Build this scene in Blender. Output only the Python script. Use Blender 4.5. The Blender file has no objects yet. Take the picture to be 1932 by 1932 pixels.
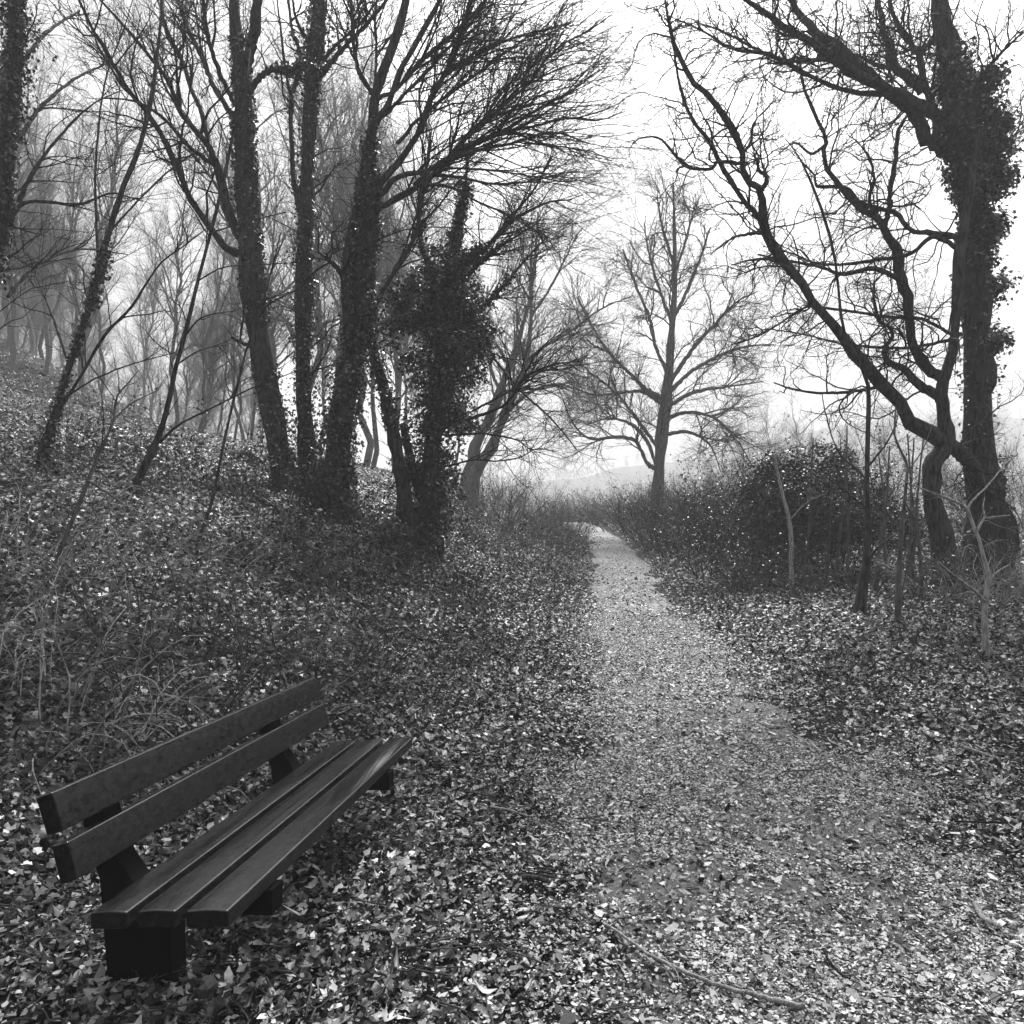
import bpy, math
import numpy as np
R = math.radians
rng = np.random.default_rng(11)
S = bpy.context.scene
COL = S.collection

# ------------------------------------------------------------------ camera, light, exposure
FPX = 1450.0; HCAM = 1.7; PITCH = math.atan(59/FPX)
cam = bpy.data.cameras.new('camera'); cam.sensor_width = 36; cam.lens = 36*FPX/1932
cam.clip_start = .05; cam.clip_end = 3000
co = bpy.data.objects.new('camera', cam); COL.objects.link(co)
co.location = (0, 0, HCAM); co.rotation_euler = (R(90)+PITCH, 0, 0)
S.camera = co

SUN_EL, SUN_AZ = 52, 12           # azimuth from +Y (ahead of the camera) towards +X
w = bpy.data.worlds.new('World'); S.world = w; w.use_nodes = True
nt = w.node_tree; nt.nodes.clear()
sky = nt.nodes.new('ShaderNodeTexSky'); sky.sky_type = 'NISHITA'; sky.sun_disc = False
sky.sun_elevation = R(SUN_EL); sky.sun_rotation = R(SUN_AZ); sky.air_density = 1.0; sky.dust_density = 6; sky.ozone_density = 1
bw = nt.nodes.new('ShaderNodeRGBToBW'); bg = nt.nodes.new('ShaderNodeBackground'); wo = nt.nodes.new('ShaderNodeOutputWorld')
bg.inputs[1].default_value = .07
nt.links.new(sky.outputs[0], bw.inputs[0]); nt.links.new(bw.outputs[0], bg.inputs[0]); nt.links.new(bg.outputs[0], wo.inputs[0])
sl = bpy.data.lights.new('sun', 'SUN'); sl.energy = 1.5; sl.angle = R(10); sl.color = (1, 1, 1)
so = bpy.data.objects.new('sun', sl); COL.objects.link(so)
so.rotation_euler = (-R(90-SUN_EL), 0, -R(SUN_AZ)); so.location = (0, 0, 30)
S.view_settings.view_transform = 'Standard'; S.view_settings.look = 'None'; S.view_settings.gamma = 1
S.view_settings.exposure = 1.98
S.render.engine = 'CYCLES'
S.cycles.volume_bounces = 1; S.cycles.max_bounces = 5; S.cycles.diffuse_bounces = 2; S.cycles.glossy_bounces = 2
S.cycles.transparent_max_bounces = 4; S.cycles.use_denoising = True; S.cycles.denoiser = 'OPENIMAGEDENOISE'; S.cycles.denoising_input_passes = 'RGB_ALBEDO_NORMAL'; S.cycles.denoising_prefilter = 'ACCURATE'
HAZE = .0034

# ------------------------------------------------------------------ helpers
def ray(u, v):
    xc = (u-966)/FPX; yc = (966-v)/FPX; c, s = math.cos(PITCH), math.sin(PITCH)
    return np.array([xc, c-yc*s, s+yc*c])
def P(u, v, d):
    r = ray(u, v); return np.array([0, 0, HCAM]) + r*(d/r[1])

def vnoise(x, y, sc, seed=0):
    x = np.asarray(x, float)*sc+1000.; y = np.asarray(y, float)*sc+1000.
    xi = np.floor(x).astype(np.int64); yi = np.floor(y).astype(np.int64); fx = x-xi; fy = y-yi
    fx = fx*fx*(3-2*fx); fy = fy*fy*(3-2*fy)
    def h(a, b):
        n = (a*374761393 + b*668265263 + seed*974634777) & 0xffffffff
        n = ((n ^ (n >> 13))*1274126177) & 0xffffffff
        return ((n ^ (n >> 16)) & 0xffff)/65535.-.5
    return (h(xi, yi)*(1-fx)+h(xi+1, yi)*fx)*(1-fy)+(h(xi, yi+1)*(1-fx)+h(xi+1, yi+1)*fx)*fy

PY = np.array([-10, 0, 3, 5, 6.6, 9, 12, 16, 20, 28, 36, 41, 48, 60, 90.])
PC = np.array([1.0, 1.15, 1.35, 1.5, 1.62, 1.75, 1.9, 2.3, 2.75, 3.5, 3.7, 3.55, 3.0, 1.5, -4])   # path centre
PW = np.array([1.3, 1.3, 1.25, 1.2, 1.1, .95, .85, .8, .78, .75, .75, .8, .8, .8, .8])        # half width
def pc(y): return np.interp(y, PY, PC)
def pw(y): return np.interp(y, PY, PW)
def hg(x, y):
    x = np.asarray(x, float); y = np.asarray(y, float)
    z0 = .076*np.clip(y-5, 0, 37)
    z0 = z0 - .05*np.clip(y-44, 0, 50) + np.clip(y-5, -1, 1)**2*0
    xb = np.interp(y, [0, 4, 8, 12, 18, 30, 45], [-2.0, -1.95, -1.2, -.1, .9, 1.9, 2.2])
    s = np.clip(xb-x, 0, 60); k = np.interp(y, [0, 5, 9, 13, 45, 70], [.3, .4, .6, .74, .5, .1])
    s2 = s*s/(s+.5)
    bank = 3.6*(1-np.exp(-k*s2/3.6))+.03*s2
    bank *= np.interp(y, [-8, 0, 44, 75], [.6, 1, 1, .1])
    hill = .5*np.clip(-x-.34*y-2.5, 0, 60)*np.interp(y, [16, 36], [0, 1])*np.interp(y, [80, 160], [1, 0])
    r = np.clip(x-(pc(y)+pw(y)+.2), 0, 40)
    right = .34*(1-np.exp(-r/1.6))*np.interp(y, [2, 7, 30, 60], [.15, 1, 1, .3])
    far = np.clip((y-330)/110, 0, 1); far = far*far*(3-2*far)
    farh = far*(46+26*np.clip((x-60)/150, -.6, 1)+10*vnoise(x, y, .012, 9)+4*vnoise(x, y, .05, 8))
    shade_bank = np.clip((-y-3.5)/9, 0, 1); shade_bank = 7.5*shade_bank*shade_bank*(3-2*shade_bank)  # unseen rise behind the camera, added to block low sky light
    z0 = z0+shade_bank
    n = .10*vnoise(x, y, .6, 1)+.05*vnoise(x, y, 1.9, 2)+.02*vnoise(x, y, 5, 3)
    onp = np.clip((np.abs(x-pc(y))-pw(y)*.6)/.8, 0, 1)
    return z0+bank+hill+right+farh+n*(.25+.75*onp)

# ------------------------------------------------------------------ materials (all neutral grey: the place is seen in black and white)
def mat(name, build):
    m = bpy.data.materials.new(name); m.use_nodes = True
    t = m.node_tree; b = t.nodes['Principled BSDF']
    build(t, b); return m
def N(t, k, **kw):
    n = t.nodes.new('ShaderNode'+k)
    for a, v in kw.items(): setattr(n, a, v)
    return n
def grey(v): return (v, v, v, 1)
def ramp(t, src, stops):
    r = N(t, 'ValToRGB'); cr = r.color_ramp
    while len(cr.elements) < len(stops): cr.elements.new(.5)
    for e, (p, v) in zip(cr.elements, stops): e.position = p; e.color = grey(v)
    t.links.new(src, r.inputs[0]); return r.outputs[0]
def noise(t, scale, detail=4, vec=None, rough=.6, stretch=None):
    n = N(t, 'TexNoise'); n.inputs['Scale'].default_value = scale; n.inputs['Detail'].default_value = detail; n.inputs['Roughness'].default_value = rough
    tc = N(t, 'TexCoord'); o = tc.outputs['Object']
    if stretch:
        mp = N(t, 'Mapping'); mp.inputs['Scale'].default_value = stretch; t.links.new(o, mp.inputs[0]); o = mp.outputs[0]
    t.links.new(o, n.inputs['Vector']); return n.outputs['Fac']
def bump(t, b, src, strength, dist):
    n = N(t, 'Bump'); n.inputs['Strength'].default_value = strength; n.inputs['Distance'].default_value = dist
    t.links.new(src, n.inputs['Height']); t.links.new(n.outputs[0], b.inputs['Normal'])

def bark(name, lo, hi, rough=.8, sc=22):
    def f(t, b):
        s = noise(t, sc, 6, stretch=(1, 1, .22))
        t.links.new(ramp(t, s, [(.35, lo), (.62, hi)]), b.inputs['Base Color'])
        b.inputs['Roughness'].default_value = rough; b.inputs['Specular IOR Level'].default_value = .12
        bump(t, b, s, .9, .03)
    return mat(name, f)
M_bark = bark('dark_bark', .003, .085)
M_barkg = bark('grey_bark', .05, .16)
M_barkfar = bark('mist_tinted_bark', .10, .22)  # far bark paled: part of the mist is put into its colour
M_pale = bark('pale_twig_bark', .16, .5, .6, 40)
def plain(name, v, rough=.7, spec=.1):
    def f(t, b):
        b.inputs['Base Color'].default_value = grey(v); b.inputs['Roughness'].default_value = rough; b.inputs['Specular IOR Level'].default_value = spec
    return mat(name, f)
M_twig = plain('dark_twig', .010)
M_twigfar = plain('mist_tinted_twig', .2)  # lighter than near twigs, extra mist painted into the colour
M_twigmid = plain('brown_twig', .07)
def leafmat(name, rough, spec, bright=1.0):
    def f(t, b):
        a = N(t, 'Attribute'); a.attribute_name = 'tone'
        s = noise(t, 60, 2)
        mm = N(t, 'Math', operation='MULTIPLY_ADD'); t.links.new(s, mm.inputs[0]); mm.inputs[1].default_value = .9; mm.inputs[2].default_value = .5*bright
        m2 = N(t, 'Math', operation='MULTIPLY'); t.links.new(a.outputs['Fac'], m2.inputs[0]); t.links.new(mm.outputs[0], m2.inputs[1])
        t.links.new(m2.outputs[0], b.inputs['Base Color'])
        b.inputs['Roughness'].default_value = rough; b.inputs['Specular IOR Level'].default_value = spec
    return mat(name, f)
M_leaf = leafmat('dead_leaf', .42, .3)
M_ivy = leafmat('ivy_leaf', .3, .5)
M_cover = leafmat('low_ivy_leaf', .42, .22)
M_ever = leafmat('evergreen_leaf', .32, .25)
M_chip = leafmat('leaf_crumbs', .5, .3)
def f(t, b):
    s = noise(t, 3.0, 10, rough=.75); s2 = noise(t, 55, 6, rough=.8)
    m = N(t, 'Math', operation='MULTIPLY'); t.links.new(ramp(t, s, [(.3, .5), (.7, 1)]), m.inputs[0]); t.links.new(ramp(t, s2, [(.4, .003), (.6, .012), (.72, .09)]), m.inputs[1])
    t.links.new(m.outputs[0], b.inputs['Base Color']); b.inputs['Roughness'].default_value = .8; b.inputs['Specular IOR Level'].default_value = .15; bump(t, b, s2, 1, .03)
M_ground = mat('leafy_soil', f)
def f(t, b):
    s = noise(t, 2.2, 10, rough=.85); s2 = noise(t, 38, 10, rough=.95)
    m = N(t, 'Math', operation='MULTIPLY'); t.links.new(ramp(t, s, [(.36, .35), (.6, 1)]), m.inputs[0]); t.links.new(ramp(t, s2, [(.38, .015), (.5, .12), (.62, .42)]), m.inputs[1])
    t.links.new(m.outputs[0], b.inputs['Base Color']); b.inputs['Roughness'].default_value = .6; bump(t, b, s2, .8, .015)
M_path = mat('trodden_grit', f)
def f(t, b):
    s = noise(t, 42, 10, rough=.8, stretch=(1, .5, 1)); s2 = noise(t, 3.2, 6, stretch=(1.6, .35, 1)); s3 = noise(t, 90, 5, rough=.7)
    t.links.new(ramp(t, s, [(.40, .003), (.62, .030)]), b.inputs['Base Color'])
    t.links.new(ramp(t, s2, [(.44, .36), (.56, .16)]), b.inputs['Roughness'])
    b.inputs['Specular IOR Level'].default_value = .12; ge = N(t, 'NewGeometry'); sx = N(t, 'SeparateXYZ'); t.links.new(ge.outputs['Normal'], sx.inputs[0]); t.links.new(ramp(t, sx.outputs[2], [(.45, .03), (.8, 1.0)]), b.inputs['Coat Weight']); t.links.new(ramp(t, s2, [(.42, .24), (.58, .06)]), b.inputs['Coat Roughness'])
    bump(t, b, s3, .35, .004)
M_bench = mat('recycled_plastic_plank', f)
M_benchleg = plain('dark_plastic_post', .003, .7, .04)
def f(t, b):
    s = noise(t, 30, 5); t.links.new(ramp(t, s, [(.3, .3), (.7, .7)]), b.inputs['Base Color']); b.inputs['Roughness'].default_value = .7
    bump(t, b, s, .5, .01)
M_stone = mat('pale_stone', f)

# ------------------------------------------------------------------ mesh builders
def mesh_obj(name, V, F, m, parent=None, tone=None, smooth=True, loc=None):
    """F: list of (n,k) int arrays, one per polygon size."""
    me = bpy.data.meshes.new(name)
    V = np.asarray(V, np.float32).reshape(-1, 3)
    if loc is not None: V = V-np.asarray(loc, np.float32)
    me.vertices.add(len(V)); me.vertices.foreach_set('co', V.ravel())
    F = [a for a in F if len(a)]
    idx = np.concatenate([a.ravel() for a in F]).astype(np.int32)
    tot = np.concatenate([np.full(len(a), a.shape[1]) for a in F]).astype(np.int32)
    st = np.concatenate([[0], np.cumsum(tot)[:-1]]).astype(np.int32)
    me.loops.add(len(idx)); me.loops.foreach_set('vertex_index', idx)
    me.polygons.add(len(tot)); me.polygons.foreach_set('loop_start', st)
    me.polygons.foreach_set('use_smooth', np.full(len(tot), smooth))
    if tone is not None:
        a = me.attributes.new('tone', 'FLOAT', 'POINT'); a.data.foreach_set('value', np.asarray(tone, np.float32))
    me.update(calc_edges=True); me.validate()
    me.materials.append(m)
    o = bpy.data.objects.new(name, me); COL.objects.link(o)
    if parent is not None: o.parent = parent
    elif loc is not None: o.location = loc
    return o
def tag(o, label=None, cat=None, group=None, kind=None):
    if label: o['label'] = label
    if cat: o['category'] = cat
    if group: o['group'] = group
    if kind: o['kind'] = kind
    return o
def thing(name, label, cat, loc=(0, 0, 0), group=None):
    o = bpy.data.objects.new(name, None); COL.objects.link(o); o.location = loc; o.empty_display_size = .2
    return tag(o, label, cat, group)

def nrm(a): return a/np.maximum(np.linalg.norm(a, axis=-1, keepdims=True), 1e-9)
def tubes(Pt, Rd, sides):
    """Pt (N,K,3), Rd (N,K) -> verts, quads, tip tris"""
    n, K, _ = Pt.shape
    T = np.empty_like(Pt); T[:, 1:-1] = Pt[:, 2:]-Pt[:, :-2]; T[:, 0] = Pt[:, 1]-Pt[:, 0]; T[:, -1] = Pt[:, -1]-Pt[:, -2]; T = nrm(T)
    m = nrm(Pt[:, -1]-Pt[:, 0]); ref = np.where(np.abs(m[:, 2:3]) < .8, np.array([[0, 0, 1.]]), np.array([[1., 0, 0]]))[:, None, :]
    A = nrm(np.cross(T, np.broadcast_to(ref, T.shape))); B = np.cross(T, A)
    ang = np.arange(sides)*2*np.pi/sides
    V = Pt[:, :, None, :]+Rd[:, :, None, None]*(A[:, :, None, :]*np.cos(ang)[None, None, :, None]+B[:, :, None, :]*np.sin(ang)[None, None, :, None])
    base = (np.arange(n)*K*sides)[:, None, None]+(np.arange(K-1)*sides)[None, :, None]
    i = np.arange(sides)[None, None, :]; j = (i+1) % sides
    Q = np.stack([base+i, base+j, base+j+sides, base+i+sides], -1).reshape(-1, 4)
    cap = ((np.arange(n)*K*sides)[:, None]+(K-1)*sides+np.arange(sides)[None, :])
    return V.reshape(-1, 3), Q, cap
class Geo:
    def __init__(s): s.V = []; s.Q = []; s.C = {}; s.T = []; s.n = 0
    def add(s, V, Q=None, caps=None, tone=None):
        s.V.append(V)
        if Q is not None and len(Q): s.C.setdefault(Q.shape[1], []).append(Q+s.n)
        if caps is not None and len(caps): s.C.setdefault(caps.shape[1], []).append(caps+s.n)
        if tone is not None: s.T.append(tone)
        s.n += len(V)
    def tubes(s, Pt, Rd, sides, lump=0):
        V, Q, c = tubes(Pt, Rd, sides)
        if lump:
            K = Pt.shape[1]; C = np.repeat(Pt.reshape(-1, 3), sides, 0); a = np.tile(np.arange(sides), len(C)//sides)*6.28/sides
            k = 1+lump*(1.3*vnoise(np.sin(a)*1.5+np.cos(a)*.7, C[:, 2]*1.1, 1, 3)+1.0*vnoise(np.cos(a)*3, C[:, 2]*4, 1, 4)); V = C+(V-C)*k[:, None]
        s.add(V, Q, c)
    def obj(s, name, m, parent=None, loc=None, smooth=True):
        if not s.V: return None
        return mesh_obj(name, np.concatenate(s.V), [np.concatenate(c) for c in s.C.values()], m, parent, np.concatenate(s.T) if s.T else None, smooth, loc)

def grow(PP, RR, n, length, rad, ang=(35, 60), K=6, wander=.12, up=.05, t0=.15, lenfall=.45, taper=.25, bias=None, g=None, kink=0, wmode='len', ratio=.6):
    """children branches off parents; vectorised"""
    g = g or rng
    Np, Kp, _ = PP.shape
    L = np.linalg.norm(np.diff(PP, axis=1), axis=2).sum(1)
    w_ = L/L.sum(); pi = g.choice(Np, n, p=w_)
    t = t0+(1-t0)*g.random(n)**.85
    x = t*(Kp-1); k = np.minimum(x.astype(int), Kp-2); fr = (x-k)[:, None]
    p0 = PP[pi, k]*(1-fr)+PP[pi, k+1]*fr; tan = nrm(PP[pi, k+1]-PP[pi, k]); r0 = RR[pi, k]*(1-fr[:, 0])+RR[pi, k+1]*fr[:, 0]
    rd = nrm(g.normal(size=(n, 3))); perp = nrm(rd-tan*(rd*tan).sum(1, keepdims=True))
    a = np.radians(g.uniform(ang[0], ang[1], n))[:, None]
    d = nrm(np.cos(a)*tan+np.sin(a)*perp+np.array([0, 0, up*3]))
    if bias is not None: d = nrm(d+np.asarray(bias)[None])
    ln = length*(1-lenfall*t)*g.uniform(.45, 1.2, n)
    st = (ln/(K-1))[:, None]
    pts = [p0]; c = p0
    for i in range(K-1):
        d = nrm(d+g.normal(size=(n, 3))*wander+np.array([0, 0, up])+(0 if bias is None else .25*np.asarray(bias)[None]))
        if kink: d = nrm(d+kink*nrm(g.normal(size=(n, 3)))*(g.random((n, 1)) < .4))
        c = c+d*st; pts.append(c)
    Pt = np.stack(pts, 1)
    r = np.minimum(r0*ratio, rad*g.uniform(.6, 1.3, n))
    Rd = r[:, None]*np.linspace(1, taper, K)[None, :]
    return Pt, Rd

def smooth_line(pts, rad, n):
    """catmull-rom resample of a polyline"""
    pts = np.asarray(pts, float); rad = np.asarray(rad, float)
    if len(pts) == 2: t = np.linspace(0, 1, n)[:, None]; return pts[0]*(1-t)+pts[1]*t, rad[0]+(rad[1]-rad[0])*t[:, 0]
    q = np.vstack([2*pts[0]-pts[1], pts, 2*pts[-1]-pts[-2]])
    s = np.linspace(0, len(pts)-1, n); k = np.minimum(s.astype(int), len(pts)-2); u = (s-k)[:, None]
    a, b, c, d = q[k], q[k+1], q[k+2], q[k+3]
    o = .5*((2*b)+(-a+c)*u+(2*a-5*b+4*c-d)*u*u+(-a+3*b-3*c+d)*u**3)
    return o, np.interp(s, np.arange(len(pts)), rad)

def traced(pts, d, dd=0, K=16, rough=0.0, root=False):
    """pts: (u,v[,w]) from the root end outwards, d distance at the root, dd how far the far end leans away"""
    ws = []; lw = 4
    for q in pts:
        if len(q) > 2: lw = q[2]; ws.append(lw)
        else: ws.append(None)
    ks = [i for i, x in enumerate(ws) if x is not None]
    ws = np.interp(range(len(ws)), ks, [ws[i] for i in ks])
    uv = np.array([[q[0], q[1]] for q in pts], float)
    cl = np.concatenate([[0], np.cumsum(np.linalg.norm(np.diff(uv, axis=0), axis=1))]); cl /= cl[-1]
    ds = d+dd*cl**1.3
    W = np.array([P(u, v, x) for (u, v), x in zip(uv, ds)]); rr = ws*.5*ds/FPX
    if root:
        b = W[0].copy(); g_ = float(hg(b[0], b[1])); 
        if W[0][2] > g_:
            W = np.vstack([[b[0], b[1], g_-.25], W]); rr = np.concatenate([[rr[0]*1.3], rr])
        else:
            W[0][2] = g_-.15
    o, r = smooth_line(W, rr, K)
    if rough:
        o[1:-1] += rng.normal(size=o[1:-1].shape)*rough*r[1:-1, None]
        r = r*(1+rng.normal(size=r.shape)*rough*.3)
    return o, r

TEMPL = {}
def star(rad, n): 
    a = np.arange(n)*2*np.pi/n+np.pi/2
    return np.stack([np.cos(a)*rad, np.sin(a)*rad], 1)
TEMPL['oval'] = np.array([[0, .55], [.2, .3], [.27, 0], [.19, -.3], [0, -.55], [-.19, -.3], [-.27, 0], [-.2, .3]])
TEMPL['lobed'] = star(np.array([.6, .27, .55, .24, .42, .3, .15, .3, .42, .24, .55, .27]), 12)
TEMPL['ivy'] = star(np.array([.58, .34, .45, .33, .42, .14, .42, .33, .45, .34]), 10)
def leaves(G, pos, nor, size, tone, kind, curl=.5, g=None):
    g = g or rng
    n = len(pos); o = TEMPL[kind]; k = len(o)
    nor = nrm(nor); h = nrm(g.normal(size=(n, 3))); A = nrm(np.cross(nor, h)); B = np.cross(nor, A)
    if np.isscalar(curl): c1 = g.normal(size=n)*curl; c2 = g.normal(size=n)*curl
    jit = 1+g.normal(size=(n, k))*.12
    xy = o[None]*jit[:, :, None]
    z = c1[:, None]*xy[:, :, 0]**2*2+c2[:, None]*xy[:, :, 1]**2*1.2+g.normal(size=(n, k))*.05
    loc = xy[:, :, 0:1]*A[:, None]+xy[:, :, 1:2]*B[:, None]+z[:, :, None]*nor[:, None]
    V = np.concatenate([pos[:, None, :], pos[:, None, :]+loc*np.asarray(size).reshape(n, 1, 1)], 1)
    i = np.arange(k); T = np.stack([np.zeros(k, int), 1+i, 1+(i+1) % k], 1)
    F = (np.arange(n)*(k+1))[:, None, None]+T[None]
    G.add(V.reshape(-1, 3), F.reshape(-1, 3), tone=np.repeat(tone, k+1))
def shards(G, pos, nor, size, tone, elong=1.6, g=None):
    g = g or rng
    n = len(pos); nor = nrm(nor); h = nrm(g.normal(size=(n, 3))); A = nrm(np.cross(nor, h)); B = np.cross(nor, A)
    q = np.array([[-1, -.6], [.2, -1], [1, -.2], [.5, .9], [-.8, .7]])*.5
    xy = q[None]*(1+g.normal(size=(n, 5, 1))*.3); xy[:, :, 1] *= g.uniform(.5, elong, n)[:, None]
    z = g.normal(size=(n, 5))*.12
    V = pos[:, None]+(xy[:, :, 0:1]*A[:, None]+xy[:, :, 1:2]*B[:, None]+z[:, :, None]*nor[:, None])*np.asarray(size).reshape(n, 1, 1)
    F = (np.arange(n)*5)[:, None]+np.arange(5)[None]
    G.add(V.reshape(-1, 3), F, tone=np.repeat(tone, 5))

def tonedist(n, g=None, dark=.50, hi=.85):
    g = g or rng
    a = g.random(n); t = np.where(a < dark, g.uniform(.006, .05, n), np.where(a < .88, g.uniform(.06, .36, n), g.uniform(.42, hi, n)))
    return t

# ------------------------------------------------------------------ the setting: ground, path, hills
def axis(segs):
    out = []
    for a, b, st in segs: out.append(np.arange(a, b, st))
    return np.concatenate(out+[[segs[-1][1]]])
xs = axis([(-330, -60, 8), (-60, -20, 1.5), (-20, -7, .3), (-7, 9, .1), (9, 20, .3), (20, 60, 1.5), (60, 330, 8)])
ys = axis([(-30, 1, .6), (1, 18, .1), (18, 45, .3), (45, 80, 1.0), (80, 500, 5)])
X, Y = np.meshgrid(xs, ys)
nearm = (X > -7) & (X < 9) & (Y > 1) & (Y < 18)
Z = hg(X, Y)+np.where(nearm, .025*vnoise(X, Y, 9, 5), 0)
nx, ny = len(xs), len(ys)
I = (np.arange(ny-1)[:, None]*nx+np.arange(nx-1)[None]).ravel()
g_ = mesh_obj('ground', np.stack([X, Y, Z], -1), [np.stack([I, I+1, I+1+nx, I+nx], 1)], M_ground)
tag(g_, kind='structure')
# path: its own sheet, edges sinking under the ground so that the margin is ragged
yy = axis([(-3, 1, .5), (1, 20, .07), (20, 60, .3)]); tt = np.linspace(-1.35, 1.35, 61)
YY, TT = np.meshgrid(yy, tt, indexing='ij')
XX = pc(YY)+TT*pw(YY)
ed = np.clip(np.abs(TT)-.72+.5*vnoise(XX, YY, .9, 21)+.3*vnoise(XX, YY, 4, 22), 0, 2)
ZZ = hg(XX, YY)+.035+.015*vnoise(XX, YY, 8, 23)-.28*ed
ZZ[:, 0] -= .1; ZZ[:, -1] -= .1
I = (np.arange(len(yy)-1)[:, None]*61+np.arange(60)[None]).ravel()
tag(mesh_obj('path', np.stack([XX, YY, ZZ], -1), [np.stack([I, I+1, I+62, I+61], 1)], M_path), kind='structure')

# haze
hx = bpy.data.meshes.new('haze')
x0, x1, y0, y1, z0, z1 = -340, 340, -34, 515, -14, 100
hx.from_pydata([(x, y, z) for z in (z0, z1) for y in (y0, y1) for x in (x0, x1)], [], [(0, 2, 3, 1), (4, 5, 7, 6), (0, 1, 5, 4), (2, 6, 7, 3), (0, 4, 6, 2), (1, 3, 7, 5)])
ho = bpy.data.objects.new('haze', hx); COL.objects.link(ho); tag(ho, 'pale even mist lying over the wood', 'mist', kind='stuff')
m = bpy.data.materials.new('mist'); m.use_nodes = True; t = m.node_tree; t.nodes.clear()
pv = t.nodes.new('ShaderNodeVolumePrincipled'); pv.inputs['Density'].default_value = HAZE; pv.inputs['Color'].default_value = grey(1.0)
ou = t.nodes.new('ShaderNodeOutputMaterial'); t.links.new(pv.outputs[0], ou.inputs['Volume']); hx.materials.append(m)

# ------------------------------------------------------------------ the bench
def corner(u, v, z):
    r = ray(u, v); return np.array([0, 0, HCAM])+r*(z-HCAM)/r[2]
BN = corner(430, 1718, .43); BF = corner(777, 1392, .43); BL = float(np.linalg.norm(BF-BN)); bd = (BF-BN)/BL; bp = np.array([bd[1], -bd[0], 0])
bench = thing('park_bench', 'dark wet park bench with two back planks beside the path', 'bench', (BN[0], BN[1], 0))
bench.rotation_euler = (0, 0, math.atan2(bd[1], bd[0])-math.pi/2)      # local +y runs along the bench, local +x towards the path
def plank(name, prof, y0, y1, m, bevel=.008, parent=bench, sub=1):
    """closed profile in local x,z extruded along y"""
    import bmesh
    bm = bmesh.new(); ysn = np.linspace(y0, y1, sub+1); rings = []
    for y in ysn: rings.append([bm.verts.new((x, y, z)) for x, z in prof])
    k = len(prof)
    for a, b in zip(rings, rings[1:]):
        for i in range(k): bm.faces.new((a[i], a[(i+1) % k], b[(i+1) % k], b[i]))
    bm.faces.new(rings[0][::-1]); bm.faces.new(rings[-1])
    bmesh.ops.recalc_face_normals(bm, faces=bm.faces)
    me = bpy.data.meshes.new(name); bm.to_mesh(me); bm.free(); me.materials.append(m)
    for p in me.polygons: p.use_smooth = True
    o = bpy.data.objects.new(name, me); COL.objects.link(o); o.parent = parent
    bv = o.modifiers.new('bevel', 'BEVEL'); bv.width = bevel; bv.segments = 3; bv.limit_method = 'ANGLE'; bv.angle_limit = R(25); bv.harden_normals = True
    return o
def quadprof(p, q, th, side, crown=0):
    """slab whose visible face runs from p to q; th thick on the given side; crowned slightly"""
    p = np.array(p); q = np.array(q); e = (q-p)/np.linalg.norm(q-p); n = np.array([-e[1], e[0]])*side
    face = [p+(q-p)*s-n*crown*math.sin(math.pi*s) for s in (0, .25, .5, .75, 1)]
    return [tuple(a) for a in face]+[tuple(q+n*th), tuple(p+n*th)]
for a, b in ((-.522, -.379), (-.343, -.197), (-.157, .0)):
    plank('seat_plank', quadprof((a, .43+a*.079), (b, .43+b*.079), .058, -1, .005), rng.uniform(-.004, .004), BL+rng.uniform(-.006, .006), M_bench)
plank('back_plank', quadprof((-.661, .814), (-.612, .679), .066, -1, .004), -.03, BL-.01, M_bench, .008)
plank('back_plank', quadprof((-.603, .640), (-.562, .508), .066, -1, .004), -.02, BL-.005, M_bench, .008)
for yc in (.145*BL, .78*BL):
    plank('back_post', [(-.728, .775), (-.70, .66), (-.652, .49), (-.56, .372), (-.40, .25), (-.38, -.12), (-.645, -.12), (-.70, .37), (-.765, .52), (-.80, .74)], yc-.05, yc+.06, M_benchleg, .004)
    plank('seat_beam', [(-.66, .325), (-.60, .322), (.02, .368), (.02, .272), (-.5, .245), (-.66, .24)], yc-.045, yc+.055, M_benchleg, .004)

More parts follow.
